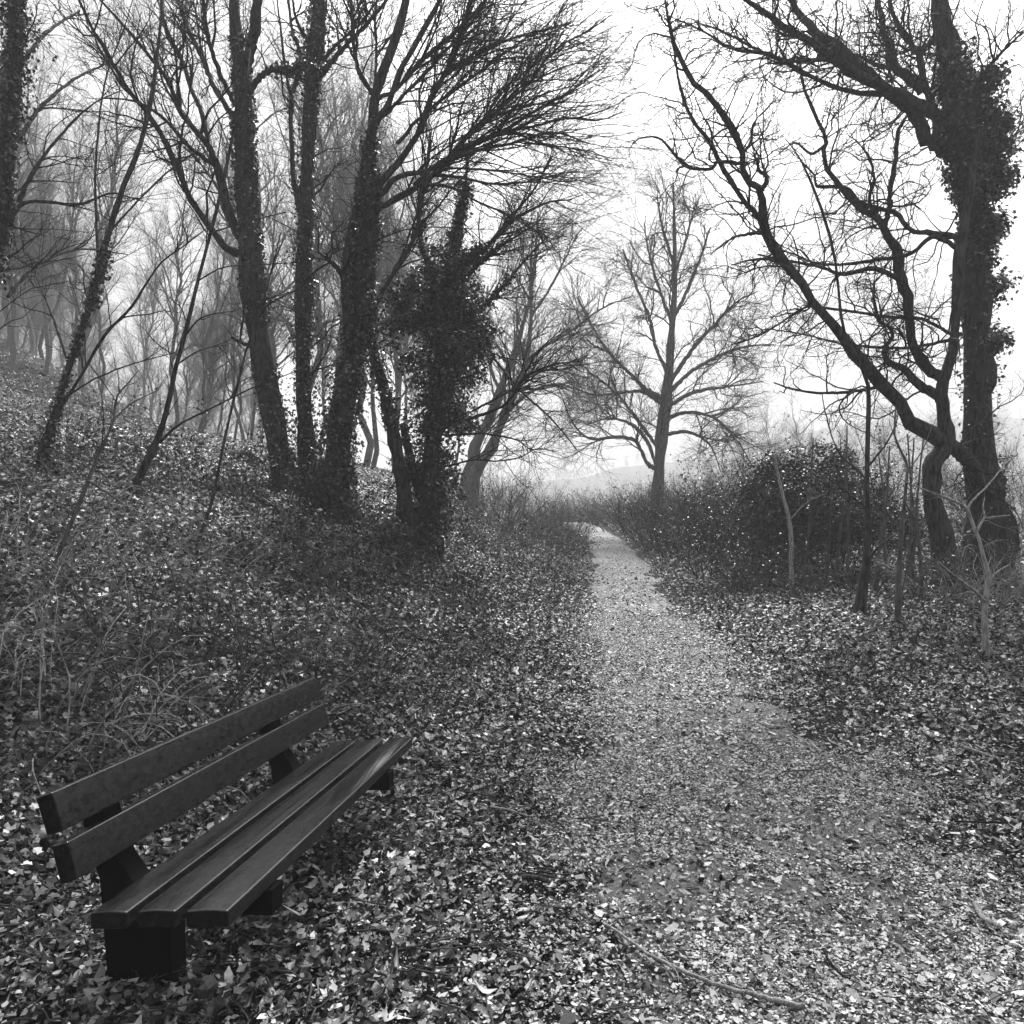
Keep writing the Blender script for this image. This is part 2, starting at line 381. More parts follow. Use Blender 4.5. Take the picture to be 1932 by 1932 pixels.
# ------------------------------------------------------------------ trees
def snap_depth(q, lines, d):
    A = np.concatenate(lines); y = A[:, 1]; c, s_ = math.cos(PITCH), math.sin(PITCH); z = A[:, 2]-HCAM
    f_ = y*c+z*s_; u = 966+FPX*A[:, 0]/f_; v = 966-FPX*(z*c-y*s_)/f_
    e = np.hypot(u-q[0], v-q[1]); i = int(np.argmin(e)); return float(y[i]) if e[i] < 45 else d
def build_tree(name, label, cat, base, trunks, limbs, lev, trunk_m=M_bark, twig_m=M_twig, group=None, ivy=None, seed=1, sides=12, K=26, limb_lift=None):
    """trunks/limbs: (d, dd, [(u,v,w)..]); lev: list of growth-level dicts"""
    g = np.random.default_rng(seed)
    allP = []; allR = []
    first = traced(trunks[0][2], trunks[0][0], trunks[0][1], K, .05, True)
    loc = first[0][0].copy(); loc[2] = float(hg(loc[0], loc[1]))
    root = thing(name, label, cat, loc, group)
    for i, (d, dd, pts) in enumerate(trunks):
        Pt, Rd = first if i == 0 else traced(pts, d, dd, K, .05, True)
        G = Geo(); G.tubes(Pt[None], Rd[None], sides, .5); G.obj('trunk' if i == 0 else 'stem', trunk_m, root, loc)
        allP.append((Pt, Rd, i == 0))
    LP = []; LR = []
    for d, dd, pts in limbs:
        Pt, Rd = traced(pts, snap_depth(pts[0], [p for p, r_, m_ in allP]+LP, d), dd, 34, .17)
        G = Geo(); G.tubes(Pt[None], Rd[None], 9, .4); G.obj('limb', trunk_m, root, loc)
        LP.append(Pt); LR.append(Rd)
    tr = [smooth_line(p, r, 34) for p, r, _ in allP]
    TP = np.stack([a for a, b in tr]); TR = np.stack([b for a, b in tr])
    PP = np.stack(LP) if LP else TP; RR = np.stack(LR) if LR else TR
    G = Geo(); pool = [(PP, RR)]
    for L in lev:
        L = dict(L); src = L.pop('src', 'last'); sd = L.pop('sides', 3)
        if src == 'trunk': a, b = TP, TR
        elif src == 'all': a, b = np.concatenate([PP, TP]), np.concatenate([RR, TR])
        elif src == 'limbs': a, b = PP, RR
        else: a, b = pool[-1]
        q, r = grow(a, b, g=g, **L); G.tubes(q, r, sd); pool.append((q, r))
    G.obj('twigs', twig_m, root, loc)
    if ivy:
        G = Geo()
        for (ti, v0, v1, n, off, sz) in ivy:
            Pt, Rd = (allP[ti][0], allP[ti][1]) if ti < 100 else (LP[ti-100], LR[ti-100])
            x = g.uniform(v0, v1, n)*(len(Pt)-1); k = np.minimum(x.astype(int), len(Pt)-2); fr = (x-k)[:, None]
            c = Pt[k]*(1-fr)+Pt[k+1]*fr; rr = Rd[k]*(1-fr[:, 0])+Rd[k+1]*fr[:, 0]
            a = g.uniform(0, 2*np.pi, n); dirn = np.stack([np.cos(a), np.sin(a), g.normal(size=n)*.2], 1)
            cl = .5+vnoise(a*1.2+c[:, 2]*.1, c[:, 2]*1.3, 1.0, seed)*1.2+.5*vnoise(a*3, c[:, 2]*4, 1, seed+5)
            ext = rr*(1.02+.0*a)+off*np.clip(cl, .02, 1.4)*g.random(n)**1.1
            leaves(G, c+dirn*ext[:, None], dirn+g.normal(size=(n, 3))*.6+np.array([0, 0, .35]), g.uniform(.6, 1.25, n)*sz, np.where(g.random(n) < .2, g.uniform(.08, .3, n), g.uniform(.006, .04, n)), 'ivy', .3, g)  # paler random leaves carry the ivy's glints in their tone
        iv = G.obj('ivy', M_ivy, root, loc); iv.parent = next(c for c in root.children if c.name.startswith('trunk'))
    return root

# T1: ivied trunk, leftmost of the big row
build_tree('ivied_tree', 'leaning ivy clad tree with limbs sweeping left, leftmost of the big trunks on the bank', 'tree', None,
  [(13, .3, [(548,950,66),(527,850,52),(505,740,46),(490,620,43),(478,520,42),(469,420,40),(464,330,40),(460,240,37),(457,160,34),(452,100,26),(443,40,20),(436,-60,18),(430,-170,14)])],
  [(13.2, -1, [(457,150,22),(467,120,21),(475,80,20),(480,50,20),(490,-40,17),(496,-140,12)]),
   (13, -3, [(450,480,15),(427,467,14),(400,437,13),(360,377,12),(333,313,11),(300,247,10),(273,207,9),(233,157,8),(200,97,7),(173,53,6),(140,-20,4)]),
   (13, -1.5, [(452,450,15),(430,395,15),(410,317,14),(390,273,12),(337,207,10),(320,157,8),(277,100,7),(237,53,6),(180,-10,4)]),
   (12.7, 1, [(395,280,10),(380,213,9),(363,173,9),(343,113,8),(313,55,7),(300,-20,5)]),
   (13.2, 1.5, [(447,232,11),(403,160,10),(377,97,9),(353,53,8),(330,-20,6)]),
   (13.2, -2, [(445,200,10),(410,127,9),(390,53,8),(380,-30,6)]),
   (12.6, -2.5, [(407,313,9),(367,287,8),(340,257,7),(300,217,6),(250,190,4),(190,185,2)]),
   (13.1, -1, [(468,180,12),(493,143,12),(520,130,10),(547,133,7),(575,120,4),(600,130,2)]),
   (13, -.6, [(480,660,8),(458,647,7),(437,637,6)]),
   (13.1, 1.5, [(447,443,10),(423,395,9),(418,370,8),(395,330,5),(370,325,3)])],
  [dict(n=90, length=2.0, rad=.022, ang=(25,60), K=8, wander=.2, up=.05, src='limbs', sides=4, bias=(-.1,0,.1)),
   dict(n=900, length=1.2, rad=.010, ang=(30,60), K=6, wander=.2, up=.03),
   dict(n=4600, length=.6, rad=.0065, ang=(30,65), K=5, wander=.22, up=.04),
   dict(n=120, length=.8, rad=.008, ang=(50,90), K=6, wander=.25, up=.02, src='trunk')],
  ivy=[(0, .0, .2, 900, .14, .065), (0, .25, .6, 1700, .10, .065), (0, .5, .8, 900, .09, .07), (107-0, .4, 1, 500, .25, .07)], seed=3)

# T2: straight trunk
build_tree('ivied_tree', 'straight upright ivy speckled trunk standing second from left in the big row', 'tree', None,
  [(13.6, .2, [(580,960,52),(578,850,38),(574,760,31),(573,640,30),(574,520,29),(577,400,27),(582,250,27),(590,150,29),(598,53,29),(603,-60,27),(606,-170,24)])],
  [(13.6, .8, [(565,400,10),(556,350,9),(550,300,9),(549,217,9),(552,180,9),(563,140,9),(570,117,8),(560,80,7),(550,55,6),(540,-30,5)]),
   (13.7, -.5, [(550,190,7),(545,165,6),(537,120,5),(530,60,4),(520,-20,3)]),
   (13.7, -2, [(590,155,13),(603,147,12),(625,118,10),(644,97,9),(668,70,8),(690,48,8),(730,0,6),(770,-60,4)]),
   (13.7, -1.5, [(590,128,9),(605,118,8),(633,87,7),(660,62,6),(684,40,6),(720,-10,4)]),
   (13.5, -1, [(590,90,8),(560,40,6),(550,-20,4)])],
  [dict(n=45, length=1.8, rad=.02, ang=(25,65), K=8, wander=.2, up=.05, src='all', sides=4),
   dict(n=380, length=1.0, rad=.008, ang=(30,60), K=6, wander=.2, up=.03),
   dict(n=1500, length=.5, rad=.005, ang=(30,65), K=5, wander=.22, up=.04),
   dict(n=160, length=.9, rad=.007, ang=(50,95), K=6, wander=.3, up=-.02, src='trunk')],
  ivy=[(0, .05, .98, 2100, .13, .065), (0, .1, .5, 1200, .40, .06), (0, .72, .95, 900, .3, .07), (100, 0, .9, 400, .12, .06)], seed=4)

# T3: big tree fanning out over the path
T3l = [
 (13, -1.5, [(703,368,14),(713,353,13),(740,323,13),(780,267,12),(800,233,12),(813,187,11),(833,150,11),(847,127,10),(863,83,10),(873,53,9),(890,-10,8),(905,-80,6)]),
 (12.3, 1.5, [(838,140,8),(860,127,7),(893,110,6),(940,83,6),(973,70,5),(1033,55,4),(1080,40,2)]),
 (13, -2, [(705,385,12),(717,370,11),(753,333,10),(807,323,9),(847,300,10),(863,283,10),(903,267,10),(947,250,8),(997,217,6),(1030,197,5),(1073,177,4),(1113,157,2)]),
 (12, 1, [(845,300,9),(870,272,9),(900,240,8),(947,200,7),(997,157,6),(1030,113,5),(1063,83,4),(1113,57,3),(1150,30,2)]),
 (11.8, -1, [(930,257,7),(960,247,6),(1013,237,5),(1063,223,4),(1127,227,3),(1180,210,2)]),
 (13, 1.5, [(705,405,12),(720,390,11),(767,367,10),(813,333,9),(845,300,9),(880,262,7),(925,222,6),(960,190,5),(1000,140,3)]),
 (13, 1.8, [(715,225,8),(737,207,7),(760,180,7),(790,150,6),(840,97,6),(880,55,5),(915,5,4)]),
 (13, -2, [(705,190,10),(720,183,9),(747,170,9),(793,117,9),(833,83,9),(860,60,8),(900,20,7),(940,-30,5)]),
 (13, -.5, [(703,178,11),(697,167,10),(680,140,9),(673,120,8),(667,80,8),(666,50,7),(660,-20,5)]),
 (13, .5, [(708,160,6),(710,83,5),(708,40,5),(712,-30,4)]),
 (13, -2.5, [(712,395,8),(760,365,7),(800,350,6),(847,353,5),(900,380,4),(947,400,4),(997,427,3),(1030,445,2)]),
 (12.5, 1.5, [(812,335,7),(850,318,5),(930,322,4),(1000,332,3),(1060,342,2),(1110,338,1.5)]),
 (12.5, -1.5, [(820,330,7),(870,335,5),(930,347,4),(1000,342,3),(1070,325,2)]),
 (12.8, 2.0, [(750,270,8),(790,225,7),(850,175,6),(905,135,5),(960,95,4),(1010,60,3)]),
 (12.8, -2.0, [(780,350,8),(840,300,7),(900,285,6),(970,270,5),(1040,250,4),(1110,270,2)]),
 (12.6, -1.0, [(860,290,7),(920,262,6),(980,240,5),(1040,205,4),(1090,150,3),(1130,110,2)]),
 (13.1, .6, [(690,640,8),(713,567,7),(760,490,7),(788,427,7),(793,367,6),(808,300,5),(812,250,3)]),
 (13.0, -.6, [(655,540,9),(640,510,9),(620,490,7),(600,475,4)]),
]
build_tree('spreading_tree', 'big bare tree fanning its dark branches right over the path', 'tree', None,
  [(13.0, 0, [(628,925,84),(634,880,62),(640,820,52),(652,740,48),(665,670,44),(680,600,40),(688,500,36),(697,433,33),(697,367,31),(699,300,21),(703,233,18),(707,187,19),(718,150,18),(735,105,17),(753,53,16),(770,-20,14),(785,-120,11)]),
   (12.8, .2, [(640,900,20),(655,700,18),(655,620,17),(652,533,14),(655,490,14),(664,423,14),(678,367,13),(685,320,12),(693,267,12),(707,230,12),(730,203,12),(743,167,11),(755,135,11),(772,105,10),(800,55,10),(830,0,8),(860,-70,6)])],
  T3l,
  [dict(n=360, length=2.9, rad=.019, ang=(15,45), K=9, wander=.13, up=.0, src='limbs', sides=4, bias=(.12,0,.0), t0=.2),
   dict(n=3600, length=1.5, rad=.010, ang=(20,50), K=7, wander=.24, up=.01),
   dict(n=17000, length=.7, rad=.0065, ang=(25,60), K=5, wander=.2, up=.03),
   dict(n=200, length=1.2, rad=.008, ang=(40,80), K=6, wander=.25, up=.02, src='trunk')],
  ivy=[(0, .0, .62, 4600, .14, .065), (0, .0, .4, 2800, .45, .065), (1, .05, .6, 900, .1, .07)], seed=5, K=34)

# T4: tree smothered in ivy
t4 = build_tree('ivy_smothered_tree', 'leaning tree smothered in a dense dark mass of ivy', 'tree', None,
  [(13.6, .6, [(808,985,50),(812,880,42),(826,760,40),(838,660,36),(845,560,30),(850,500,22),(862,440,14),(870,395,9),(880,330,6),(884,270,4),(895,215,2)]),
   (13.4, .5, [(768,985,40),(762,920,34),(747,847,28),(735,780,26),(723,730,24),(703,650,22),(690,570,18),(678,500,11),(670,430,7),(662,370,3)]),
   (13.5, .3, [(806,985,26),(790,920,22),(776,870,20),(760,800,16)])],
  [(13.7, -1.5, [(800,600,20),(813,573,17),(857,520,16),(893,480,11),(930,453,8),(967,417,6),(1030,383,4),(1080,377,2)]),
   (13.1, .8, [(925,458,6),(973,400,5),(1010,353,4),(1040,300,2)]),
   (13.7, -2, [(845,800,8),(897,787,7),(957,760,6),(990,713,5),(1040,690,4),(1100,680,2)]),
   (13.7, -1.5, [(845,795,6),(880,780,5),(940,750,5),(980,723,4),(1010,670,3),(1060,620,2)]),
   (13.7, -2, [(840,880,5),(857,877,4),(897,867,4),(937,870,3),(980,863,3),(1013,847,2.5),(1050,852,2)]),
   (13.7, -2, [(840,822,5),(900,818,4),(947,823,3.5),(980,833,3),(1013,860,2)]),
   (13.7, -1.5, [(880,660,8),(905,640,6),(950,700,5),(990,745,5),(1040,790,4),(1090,850,2)]),
   (13.7, 1, [(840,640,10),(900,590,8),(950,540,6),(1000,480,4),(1040,440,2)]),
   (13.8, 1, [(830,560,10),(800,480,8),(790,420,6),(792,360,4)]),
   (13.8, -1, [(850,560,10),(900,500,7),(935,470,5),(985,440,3)])],
  [dict(n=190, length=1.5, rad=.014, ang=(20,55), K=8, wander=.16, up=.01, src='limbs', sides=4, bias=(.12,0,.03), t0=.25),
   dict(n=1300, length=.9, rad=.0075, ang=(25,55), K=6, wander=.2, up=.02),
   dict(n=4200, length=.45, rad=.005, ang=(25,60), K=5, wander=.2, up=.03),
   dict(n=160, length=1.4, rad=.009, ang=(30,75), K=7, wander=.22, up=.03, src='trunk')],
  ivy=[(0, .08, .8, 4200, .3, .065), (1, .35, .9, 1500, .14, .065), (2, 0, .8, 500, .1, .07), (100, 0, .5, 1500, .22, .075), (107, 0, .6, 800, .2, .06), (108, 0, .8, 500, .15, .06), (109, 0, .8, 600, .2, .06)], seed=6)
def ivy_mass(root, blobs, n, d0, seed, m=M_ivy, name='ivy', sz=.062, tone=(.01, .06), kind='ivy', br=(.2, .08, .32)):  # default br paints leaf glints as a paler share of leaves
    """leaf clumps filling an irregular volume given by blobs (u,v,rpx,depth offset)"""
    g = np.random.default_rng(seed); G = Geo(); B = np.array(blobs, float); wgt = B[:, 2]**2; per = g.choice(len(B), 300, p=wgt/wgt.sum())
    cc = []; rr = []
    for b in per:
        u, v, r, dd = B[b]; a = nrm(g.normal(size=3))*g.random()**.45*r; q = P(u+a[0], v+a[2], d0+dd+a[1]*d0/FPX); cc.append(q); rr.append(g.uniform(.08, .34)*(d0/13))
    cc = np.array(cc); rr = np.array(rr); pi = g.choice(len(cc), n, p=rr**2/(rr**2).sum())
    dv = nrm(g.normal(size=(n, 3))); pos = cc[pi]+dv*(rr[pi]*g.random(n)**.4)[:, None]*np.array([1, 1, .8])
    leaves(G, pos, dv*.8+g.normal(size=(n, 3))*.4+np.array([0, 0, .4]), g.uniform(.6, 1.3, n)*sz, np.where(g.random(n) < br[0], g.uniform(br[1], br[2], n), g.uniform(tone[0]*.7, tone[1]*.8, n)), kind, .3, g)
    return G.obj(name, m, root, tuple(root.location))
ivy_mass(t4, [(850,520,60,0),(800,560,60,0),(880,590,60,.2),(830,640,80,0),(870,690,60,.2),(900,640,40,0),(820,720,70,0),(850,770,55,0),(805,800,45,0),(830,850,45,0),(825,910,40,0),(770,600,45,-.2),(770,900,25,0),(915,660,30,.3),(840,960,40,0),(925,620,26,.3),(760,540,30,-.2),(870,800,40,.1),(730,640,22,-.3),(940,580,18,.4),(790,1000,40,0)], 24000, 13.7, 61)

# T5: pale leaning twins in the mist
build_tree('misty_tree', 'pale grey leaning pair of trunks in the mist behind the ivy tree', 'tree', None,
  [(25, 0, [(882,950,46),(884,913,40),(890,870,26),(897,840,22),(917,807,18),(940,747,14),(957,697,11),(973,657,9),(1000,560,7),(1010,480,5),(1015,400,3)]),
   (24.8, .5, [(888,945,34),(897,887,28),(927,847,23),(943,807,17),(963,760,14),(977,720,12),(990,690,10),(1000,630,8),(1002,580,7),(1002,500,5),(1005,420,3)])],
  [(25, -3, [(988,690,8),(1010,668,7),(1033,650,6),(1080,623,5),(1113,597,4),(1150,575,3),(1190,560,2)]),
   (25, 2, [(945,745,7),(925,690,6),(915,620,5),(920,540,3)]),
   (25, -2, [(980,715,7),(1020,700,5),(1070,695,4),(1110,670,2)]),
   (25, -2, [(955,780,7),(1000,740,6),(1050,725,4),(1090,735,2)]),
   (25, 1, [(1000,600,6),(1040,540,5),(1070,480,3),(1090,440,2)]),
   (25, 1, [(960,690,6),(930,640,5),(890,600,4),(880,540,2)])],
  [dict(n=140, length=3.2, rad=.03, ang=(20,50), K=8, wander=.15, up=.03, src='all', sides=4, t0=.3, bias=(.1,0,0)),
   dict(n=2000, length=1.8, rad=.016, ang=(25,55), K=6, wander=.2, up=.02),
   dict(n=9000, length=.9, rad=.0105, ang=(25,60), K=5, wander=.2, up=.03)],
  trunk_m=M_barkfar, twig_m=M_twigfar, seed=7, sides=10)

# T6: the tree at the end of the path
build_tree('bare_tree', 'lone round crowned bare tree beside the far end of the path', 'tree', None,
  [(31, 0, [(1240,962,30),(1243,890,25),(1250,820,23),(1256,760,21),(1262,700,17),(1268,620,12),(1272,540,10),(1273,470,8),(1272,400,5),(1270,345,3)])],
  [(31, -3, [(1240,885,10),(1224,877,9),(1210,850,8),(1197,830,7),(1160,825,6),(1113,827,4),(1080,797,3),(1057,740,2)]),
   (31, 2, [(1240,880,8),(1220,830,7),(1190,800,6),(1150,790,4),(1110,800,2)]),
   (31, -2, [(1253,750,9),(1224,738,8),(1197,713,7),(1147,663,6),(1113,607,5),(1090,560,3)]),
   (31, 2, [(1252,765,9),(1215,740,7),(1180,740,5),(1120,745,4),(1080,730,2)]),
   (31, 3, [(1262,710,8),(1240,660,7),(1225,600,6),(1200,540,5),(1175,470,3)]),
   (31, -2, [(1257,735,10),(1285,690,9),(1310,655,8),(1350,610,6),(1390,570,4),(1430,550,2)]),
   (31, 2, [(1257,745,9),(1300,705,8),(1340,680,7),(1400,655,5),(1460,650,2)]),
   (31, -3, [(1252,790,8),(1300,778,7),(1350,790,5),(1390,830,4),(1420,880,2)]),
   (31, 2, [(1250,820,8),(1300,815,6),(1340,840,4),(1360,890,2)]),
   (31, 1, [(1270,600,8),(1295,550,7),(1320,490,5),(1340,430,3)]),
   (31, -1, [(1268,610,7),(1245,550,6),(1225,480,4),(1215,420,2)]),
   (31, 3, [(1255,770,8),(1310,740,7),(1370,730,5),(1440,720,2)]),
   (31, -3, [(1245,850,7),(1205,795,6),(1160,740,5),(1110,700,3),(1075,660,2)]),
   (31, 1, [(1272,520,6),(1295,450,5),(1310,390,3)]), (31, 0, [(1272,500,6),(1250,430,5),(1240,370,3)])],
  [dict(n=270, length=2.9, rad=.03, ang=(25,65), K=8, wander=.22, up=.02, src='all', sides=4, t0=.25),
   dict(n=3600, length=1.8, rad=.017, ang=(25,60), K=6, wander=.24, up=.02),
   dict(n=20000, length=1.0, rad=.0125, ang=(25,55), K=5, wander=.18, up=.03)],
  trunk_m=M_barkg, twig_m=M_twig, seed=8, sides=10)

# T7: the ivied giant on the right
t7 = build_tree('ivied_tree', 'huge ivy hung tree filling the right edge with thick limbs overhead', 'tree', None,
  [(13.2, .2, [(1868,1110,120),(1860,1020,84),(1856,930,68),(1851,850,62),(1848,760,59),(1846,697,58),(1844,600,54),(1842,520,50),(1838,440,48),(1832,360,50),(1822,280,50),(1811,215,46),(1803,147,38),(1790,90,35),(1776,30,32),(1764,-60,29),(1755,-170,24)])],
  [(13, -2.5, [(1830,238,26),(1800,230,24),(1774,220,23),(1730,198,24),(1682,172,24),(1640,150,22),(1591,125,20),(1536,81,15),(1488,55,13),(1430,15,10),(1370,-30,7)]),
   (11.6, -1, [(1679,178,13),(1640,176,11),(1591,169,9),(1528,143,8),(1459,106,8),(1420,98,7),(1382,92,6),(1345,70,5),(1310,50,4),(1260,30,2)]),
   (11, 1, [(1600,128,9),(1554,112,8),(1510,116,7),(1473,114,6),(1433,95,6),(1385,70,5),(1352,55,4),(1310,40,2)]),
   (13.2, .6, [(1805,300,30),(1785,285,28),(1765,278,26),(1745,258,26),(1726,220,26),(1700,190,24),(1660,155,23),(1627,128,22),(1590,95,20),(1554,73,18),(1520,40,15),(1490,0,11),(1450,-50,7)]),
   (13.3, 1.2, [(1770,255,15),(1759,198,14),(1748,165,13),(1740,130,12),(1734,103,11),(1715,78,10),(1697,55,10),(1680,10,8),(1670,-50,6)]),
   (13.3, 1.5, [(1740,172,20),(1715,150,17),(1690,128,15),(1682,105,15),(1679,92,15),(1670,70,13),(1664,50,12),(1655,-10,9)]),
   (13.3, 1, [(1736,108,8),(1745,90,8),(1760,75,7),(1775,55,6),(1790,20,4)]),
   (11.5, 1.5, [(1650,150,8),(1610,108,7),(1570,100,6),(1540,80,5),(1500,70,4),(1450,60,2)]),
   (13.2, 2, [(1745,160,9),(1700,130,8),(1660,125,7),(1630,110,6),(1600,100,4),(1540,90,2)]),
   (13.2, -1, [(1820,200,12),(1850,150,9),(1880,110,7),(1930,60,4)]),
   (13.2, 1, [(1835,330,10),(1880,290,8),(1930,240,5)])],
  [dict(n=300, length=2.1, rad=.017, ang=(30,75), K=10, wander=.26, up=.02, src='limbs', sides=4, kink=.4, t0=.1),
   dict(n=2600, length=.95, rad=.011, ang=(35,75), K=7, wander=.3, up=.02, kink=.4),
   dict(n=11000, length=.45, rad=.0072, ang=(35,75), K=5, wander=.3, up=.04, kink=.3),
   dict(n=110, length=.9, rad=.008, ang=(50,90), K=6, wander=.3, up=.03, src='trunk')],
  ivy=[(0, .55, .80, 2800, .34, .085), (0, .62, .76, 1600, .6, .085), (0, .3, .6, 900, .2, .075), (0, .05, .3, 350, .10, .07)], seed=9, K=36, sides=14)

ivy_mass(t7, [(1845,200,28,0),(1866,280,38,0),(1858,360,34,0),(1868,430,32,0),(1815,330,22,0),(1872,150,26,0),(1895,330,22,0),(1890,230,20,0),(1850,480,26,0),(1880,540,22,0),(1880,640,20,0)], 7500, 13.2, 71, sz=.085)
# T8: the crooked forking tree on the right
build_tree('crooked_tree', 'crooked forking tree whose long diagonal limb reaches left beside the ivied giant', 'tree', None,
  [(12.6, 0, [(1800,1105,70),(1782,1050,44),(1770,1000,38),(1759,950,36),(1758,895,36),(1768,865,38),(1784,838,40),(1786,800,32),(1778,770,28),(1776,734,27),(1786,700,23),(1800,646,21),(1806,587,20),(1808,530,19),(1811,469,19),(1818,422,16),(1829,367,14),(1840,300,10),(1846,240,7)]),
   ],
  [(12.6, -1.8, [(1790,840,36),(1767,822,34),(1712,785,31),(1679,741,29),(1646,705,28),(1609,664,26),(1572,617,23),(1543,579,20),(1510,528,18),(1481,495,18),(1451,451,16),(1440,403,14),(1433,359,14),(1407,337,12),(1400,286,12),(1385,249,12),(1345,187,12),(1308,158,10),(1275,92,8),(1264,55,7),(1255,0,5)]),
   (11.2, .8, [(1446,430,12),(1425,403,11),(1407,385,10),(1385,352,10),(1356,304,9),(1341,271,8),(1308,227,7),(1286,176,6),(1275,121,5),(1271,73,4),(1262,30,3)]),
   (11.0, .8, [(1400,310,8),(1380,306,7),(1355,306,7),(1338,319,6),(1297,315,6),(1272,290,5),(1242,260,4),(1205,262,3),(1185,285,2)]),
   (11.0, -.6, [(1434,362,9),(1446,345,9),(1444,330,8),(1433,323,7),(1428,305,5),(1422,293,4)]),
   (12.6, 1.0, [(1806,468,9),(1775,450,8),(1752,451,8),(1715,480,7),(1646,491,6),(1591,499,5),(1536,495,4),(1485,475,3),(1440,465,2)]),
   (12.6, 1.6, [(1812,450,13),(1796,447,12),(1756,440,11),(1715,433,9),(1690,403,9),(1627,385,8),(1591,352,8),(1543,352,6),(1536,330,4),(1510,304,3)]),
   (12.6, -1.2, [(1804,636,9),(1780,643,8),(1737,653,7),(1682,656,6),(1591,649,4),(1517,631,3),(1444,620,2)]),
   (12.6, -.8, [(1800,632,9),(1770,617,8),(1737,601,7),(1679,598,7),(1572,583,6),(1525,579,5),(1495,594,5),(1437,631,4),(1380,650,2)]),
   (12.7, 1.6, [(1782,715,27),(1759,701,25),(1740,685,23),(1726,664,22),(1719,630,21),(1719,579,21),(1708,543,20),(1697,513,17),(1693,477,18),(1668,440,15),(1657,414,13),(1624,396,12),(1591,359,10),(1561,323,9),(1554,290,8),(1558,260,8),(1539,220,7),(1517,165,6),(1510,121,4)]),
   (14, .6, [(1670,425,10),(1679,390,9),(1679,367,9),(1688,312,9),(1693,257,8),(1708,224,6),(1725,200,4)]),
   (14, -.8, [(1700,530,10),(1690,524,9),(1646,506,9),(1591,517,7),(1543,502,6),(1481,491,5),(1430,480,3)]),
   (12.7, 1.2, [(1778,748,24),(1757,741,23),(1730,719,20),(1701,694,15),(1671,679,12),(1671,653,10),(1686,635,8),(1675,615,7),(1657,602,7),(1649,560,5),(1650,530,4)]),
   (12.6, .4, [(1786,835,34),(1812,855,28),(1838,885,26),(1852,930,26)]),
   (11.9, .8, [(1668,730,7),(1620,737,7),(1560,742,6),(1500,735,5),(1460,722,3)]),
   (11.6, -.8, [(1500,515,8),(1460,490,6),(1420,490,4),(1380,500,2)]),
   (11.3, -.8, [(1440,440,7),(1420,440,6),(1380,450,4),(1340,480,2)]),
   (14.0, -.5, [(1657,414,7),(1640,380,6),(1650,340,5),(1640,300,4),(1620,270,3),(1600,255,2)]),
   (13.8, .5, [(1556,275,7),(1530,290,5),(1500,270,4),(1470,290,2)])],
  [dict(n=400, length=1.9, rad=.015, ang=(35,80), K=10, wander=.26, up=.02, src='limbs', sides=4, kink=.45, t0=.1),
   dict(n=3000, length=.8, rad=.0105, ang=(35,75), K=7, wander=.3, up=.02, kink=.4),
   dict(n=14000, length=.4, rad=.0072, ang=(35,75), K=5, wander=.3, up=.05, kink=.3)],
  seed=10, K=40, sides=12)

# left edge ivied trunk
build_tree('ivied_tree', 'ivy covered trunk cut by the left edge of the picture', 'tree', None,
  [(10, 0, [(-45,900,46),(-30,700,36),(-12,500,32),(5,350,30),(18,200,28),(28,60,26),(34,-80,22)])],
  [(10, 2, [(20,420,9),(60,330,7),(110,260,5),(170,200,3),(230,170,2)]), (10, 3, [(30,270,9),(80,200,7),(140,150,5),(200,120,3)]),
   (10, 3, [(15,560,8),(70,500,6),(150,470,4),(240,480,2)]), (10, 2, [(40,120,8),(90,60,6),(150,20,4)]), (10, 1, [(20,400,8),(60,380,6),(150,385,5),(210,365,3),(270,380,2)])],
  [dict(n=70, length=1.6, rad=.014, ang=(25,60), K=8, wander=.2, up=0, src='all', sides=4, t0=.2, bias=(.15,.1,0)),
   dict(n=600, length=.9, rad=.007, ang=(30,60), K=6, wander=.2, up=.02),
   dict(n=2400, length=.45, rad=.0045, ang=(30,60), K=5, wander=.2, up=.02)],
  ivy=[(0, .3, 1, 2000, .16, .065), (0, .6, 1, 1300, .4, .06)], seed=12)

# ------------------------------------------------------------------ saplings
def sapling(label, d, stems, lev, seed, m=M_bark, tm=M_twig, ivy=None, name='sapling', group=None):
    return build_tree(name, label, 'sapling', None, [(d, s[0], s[1]) for s in stems[:1]], [(d+s[2] if len(s) > 2 else d, s[0], s[1]) for s in stems[1:]], lev, m, tm, group, ivy, seed, 7, 22)
TW = lambda a, b, c, L=1.2, r=.009: [dict(n=a, length=L, rad=r, ang=(25,60), K=8, wander=.14, up=.03, src='all', sides=4, t0=.3), dict(n=b, length=L*.55, rad=.005, ang=(30,60), K=6, wander=.18, up=.02), dict(n=c, length=L*.3, rad=.0038, ang=(30,60), K=5, wander=.2, up=.02)]
sapling('slim ivy sleeved sapling leaning right, standing furthest left on the bank', 10,
  [(.5, [(82,850,20),(97,807,17),(113,747,15),(140,663,14),(163,597,13),(187,520,12),(207,433,10),(233,353,9),(260,287,9),(280,213,8),(293,127,7),(302,57,6),(308,-20,5)]),
   (.6, [(185,520,5),(183,433,4.5),(180,333,4),(190,200,3.5),(207,123,3),(233,57,2.5),(250,0,2)]),
   (-.8, [(100,800,9),(115,770,8),(150,713,7),(200,630,6),(247,580,5),(300,500,4),(345,465,3),(393,428,2)]),
   (.8, [(205,440,4),(250,390,3),(310,330,3),(370,285,2)]), (-1, [(110,760,5),(170,720,4),(240,690,3),(330,665,2)]), (1, [(130,690,5),(100,600,4),(75,540,3),(60,500,2)])],
  TW(60, 380, 700, 1.3), 21, ivy=[(0, .0, .5, 900, .09, .06), (0, .4, .52, 260, .16, .06)])
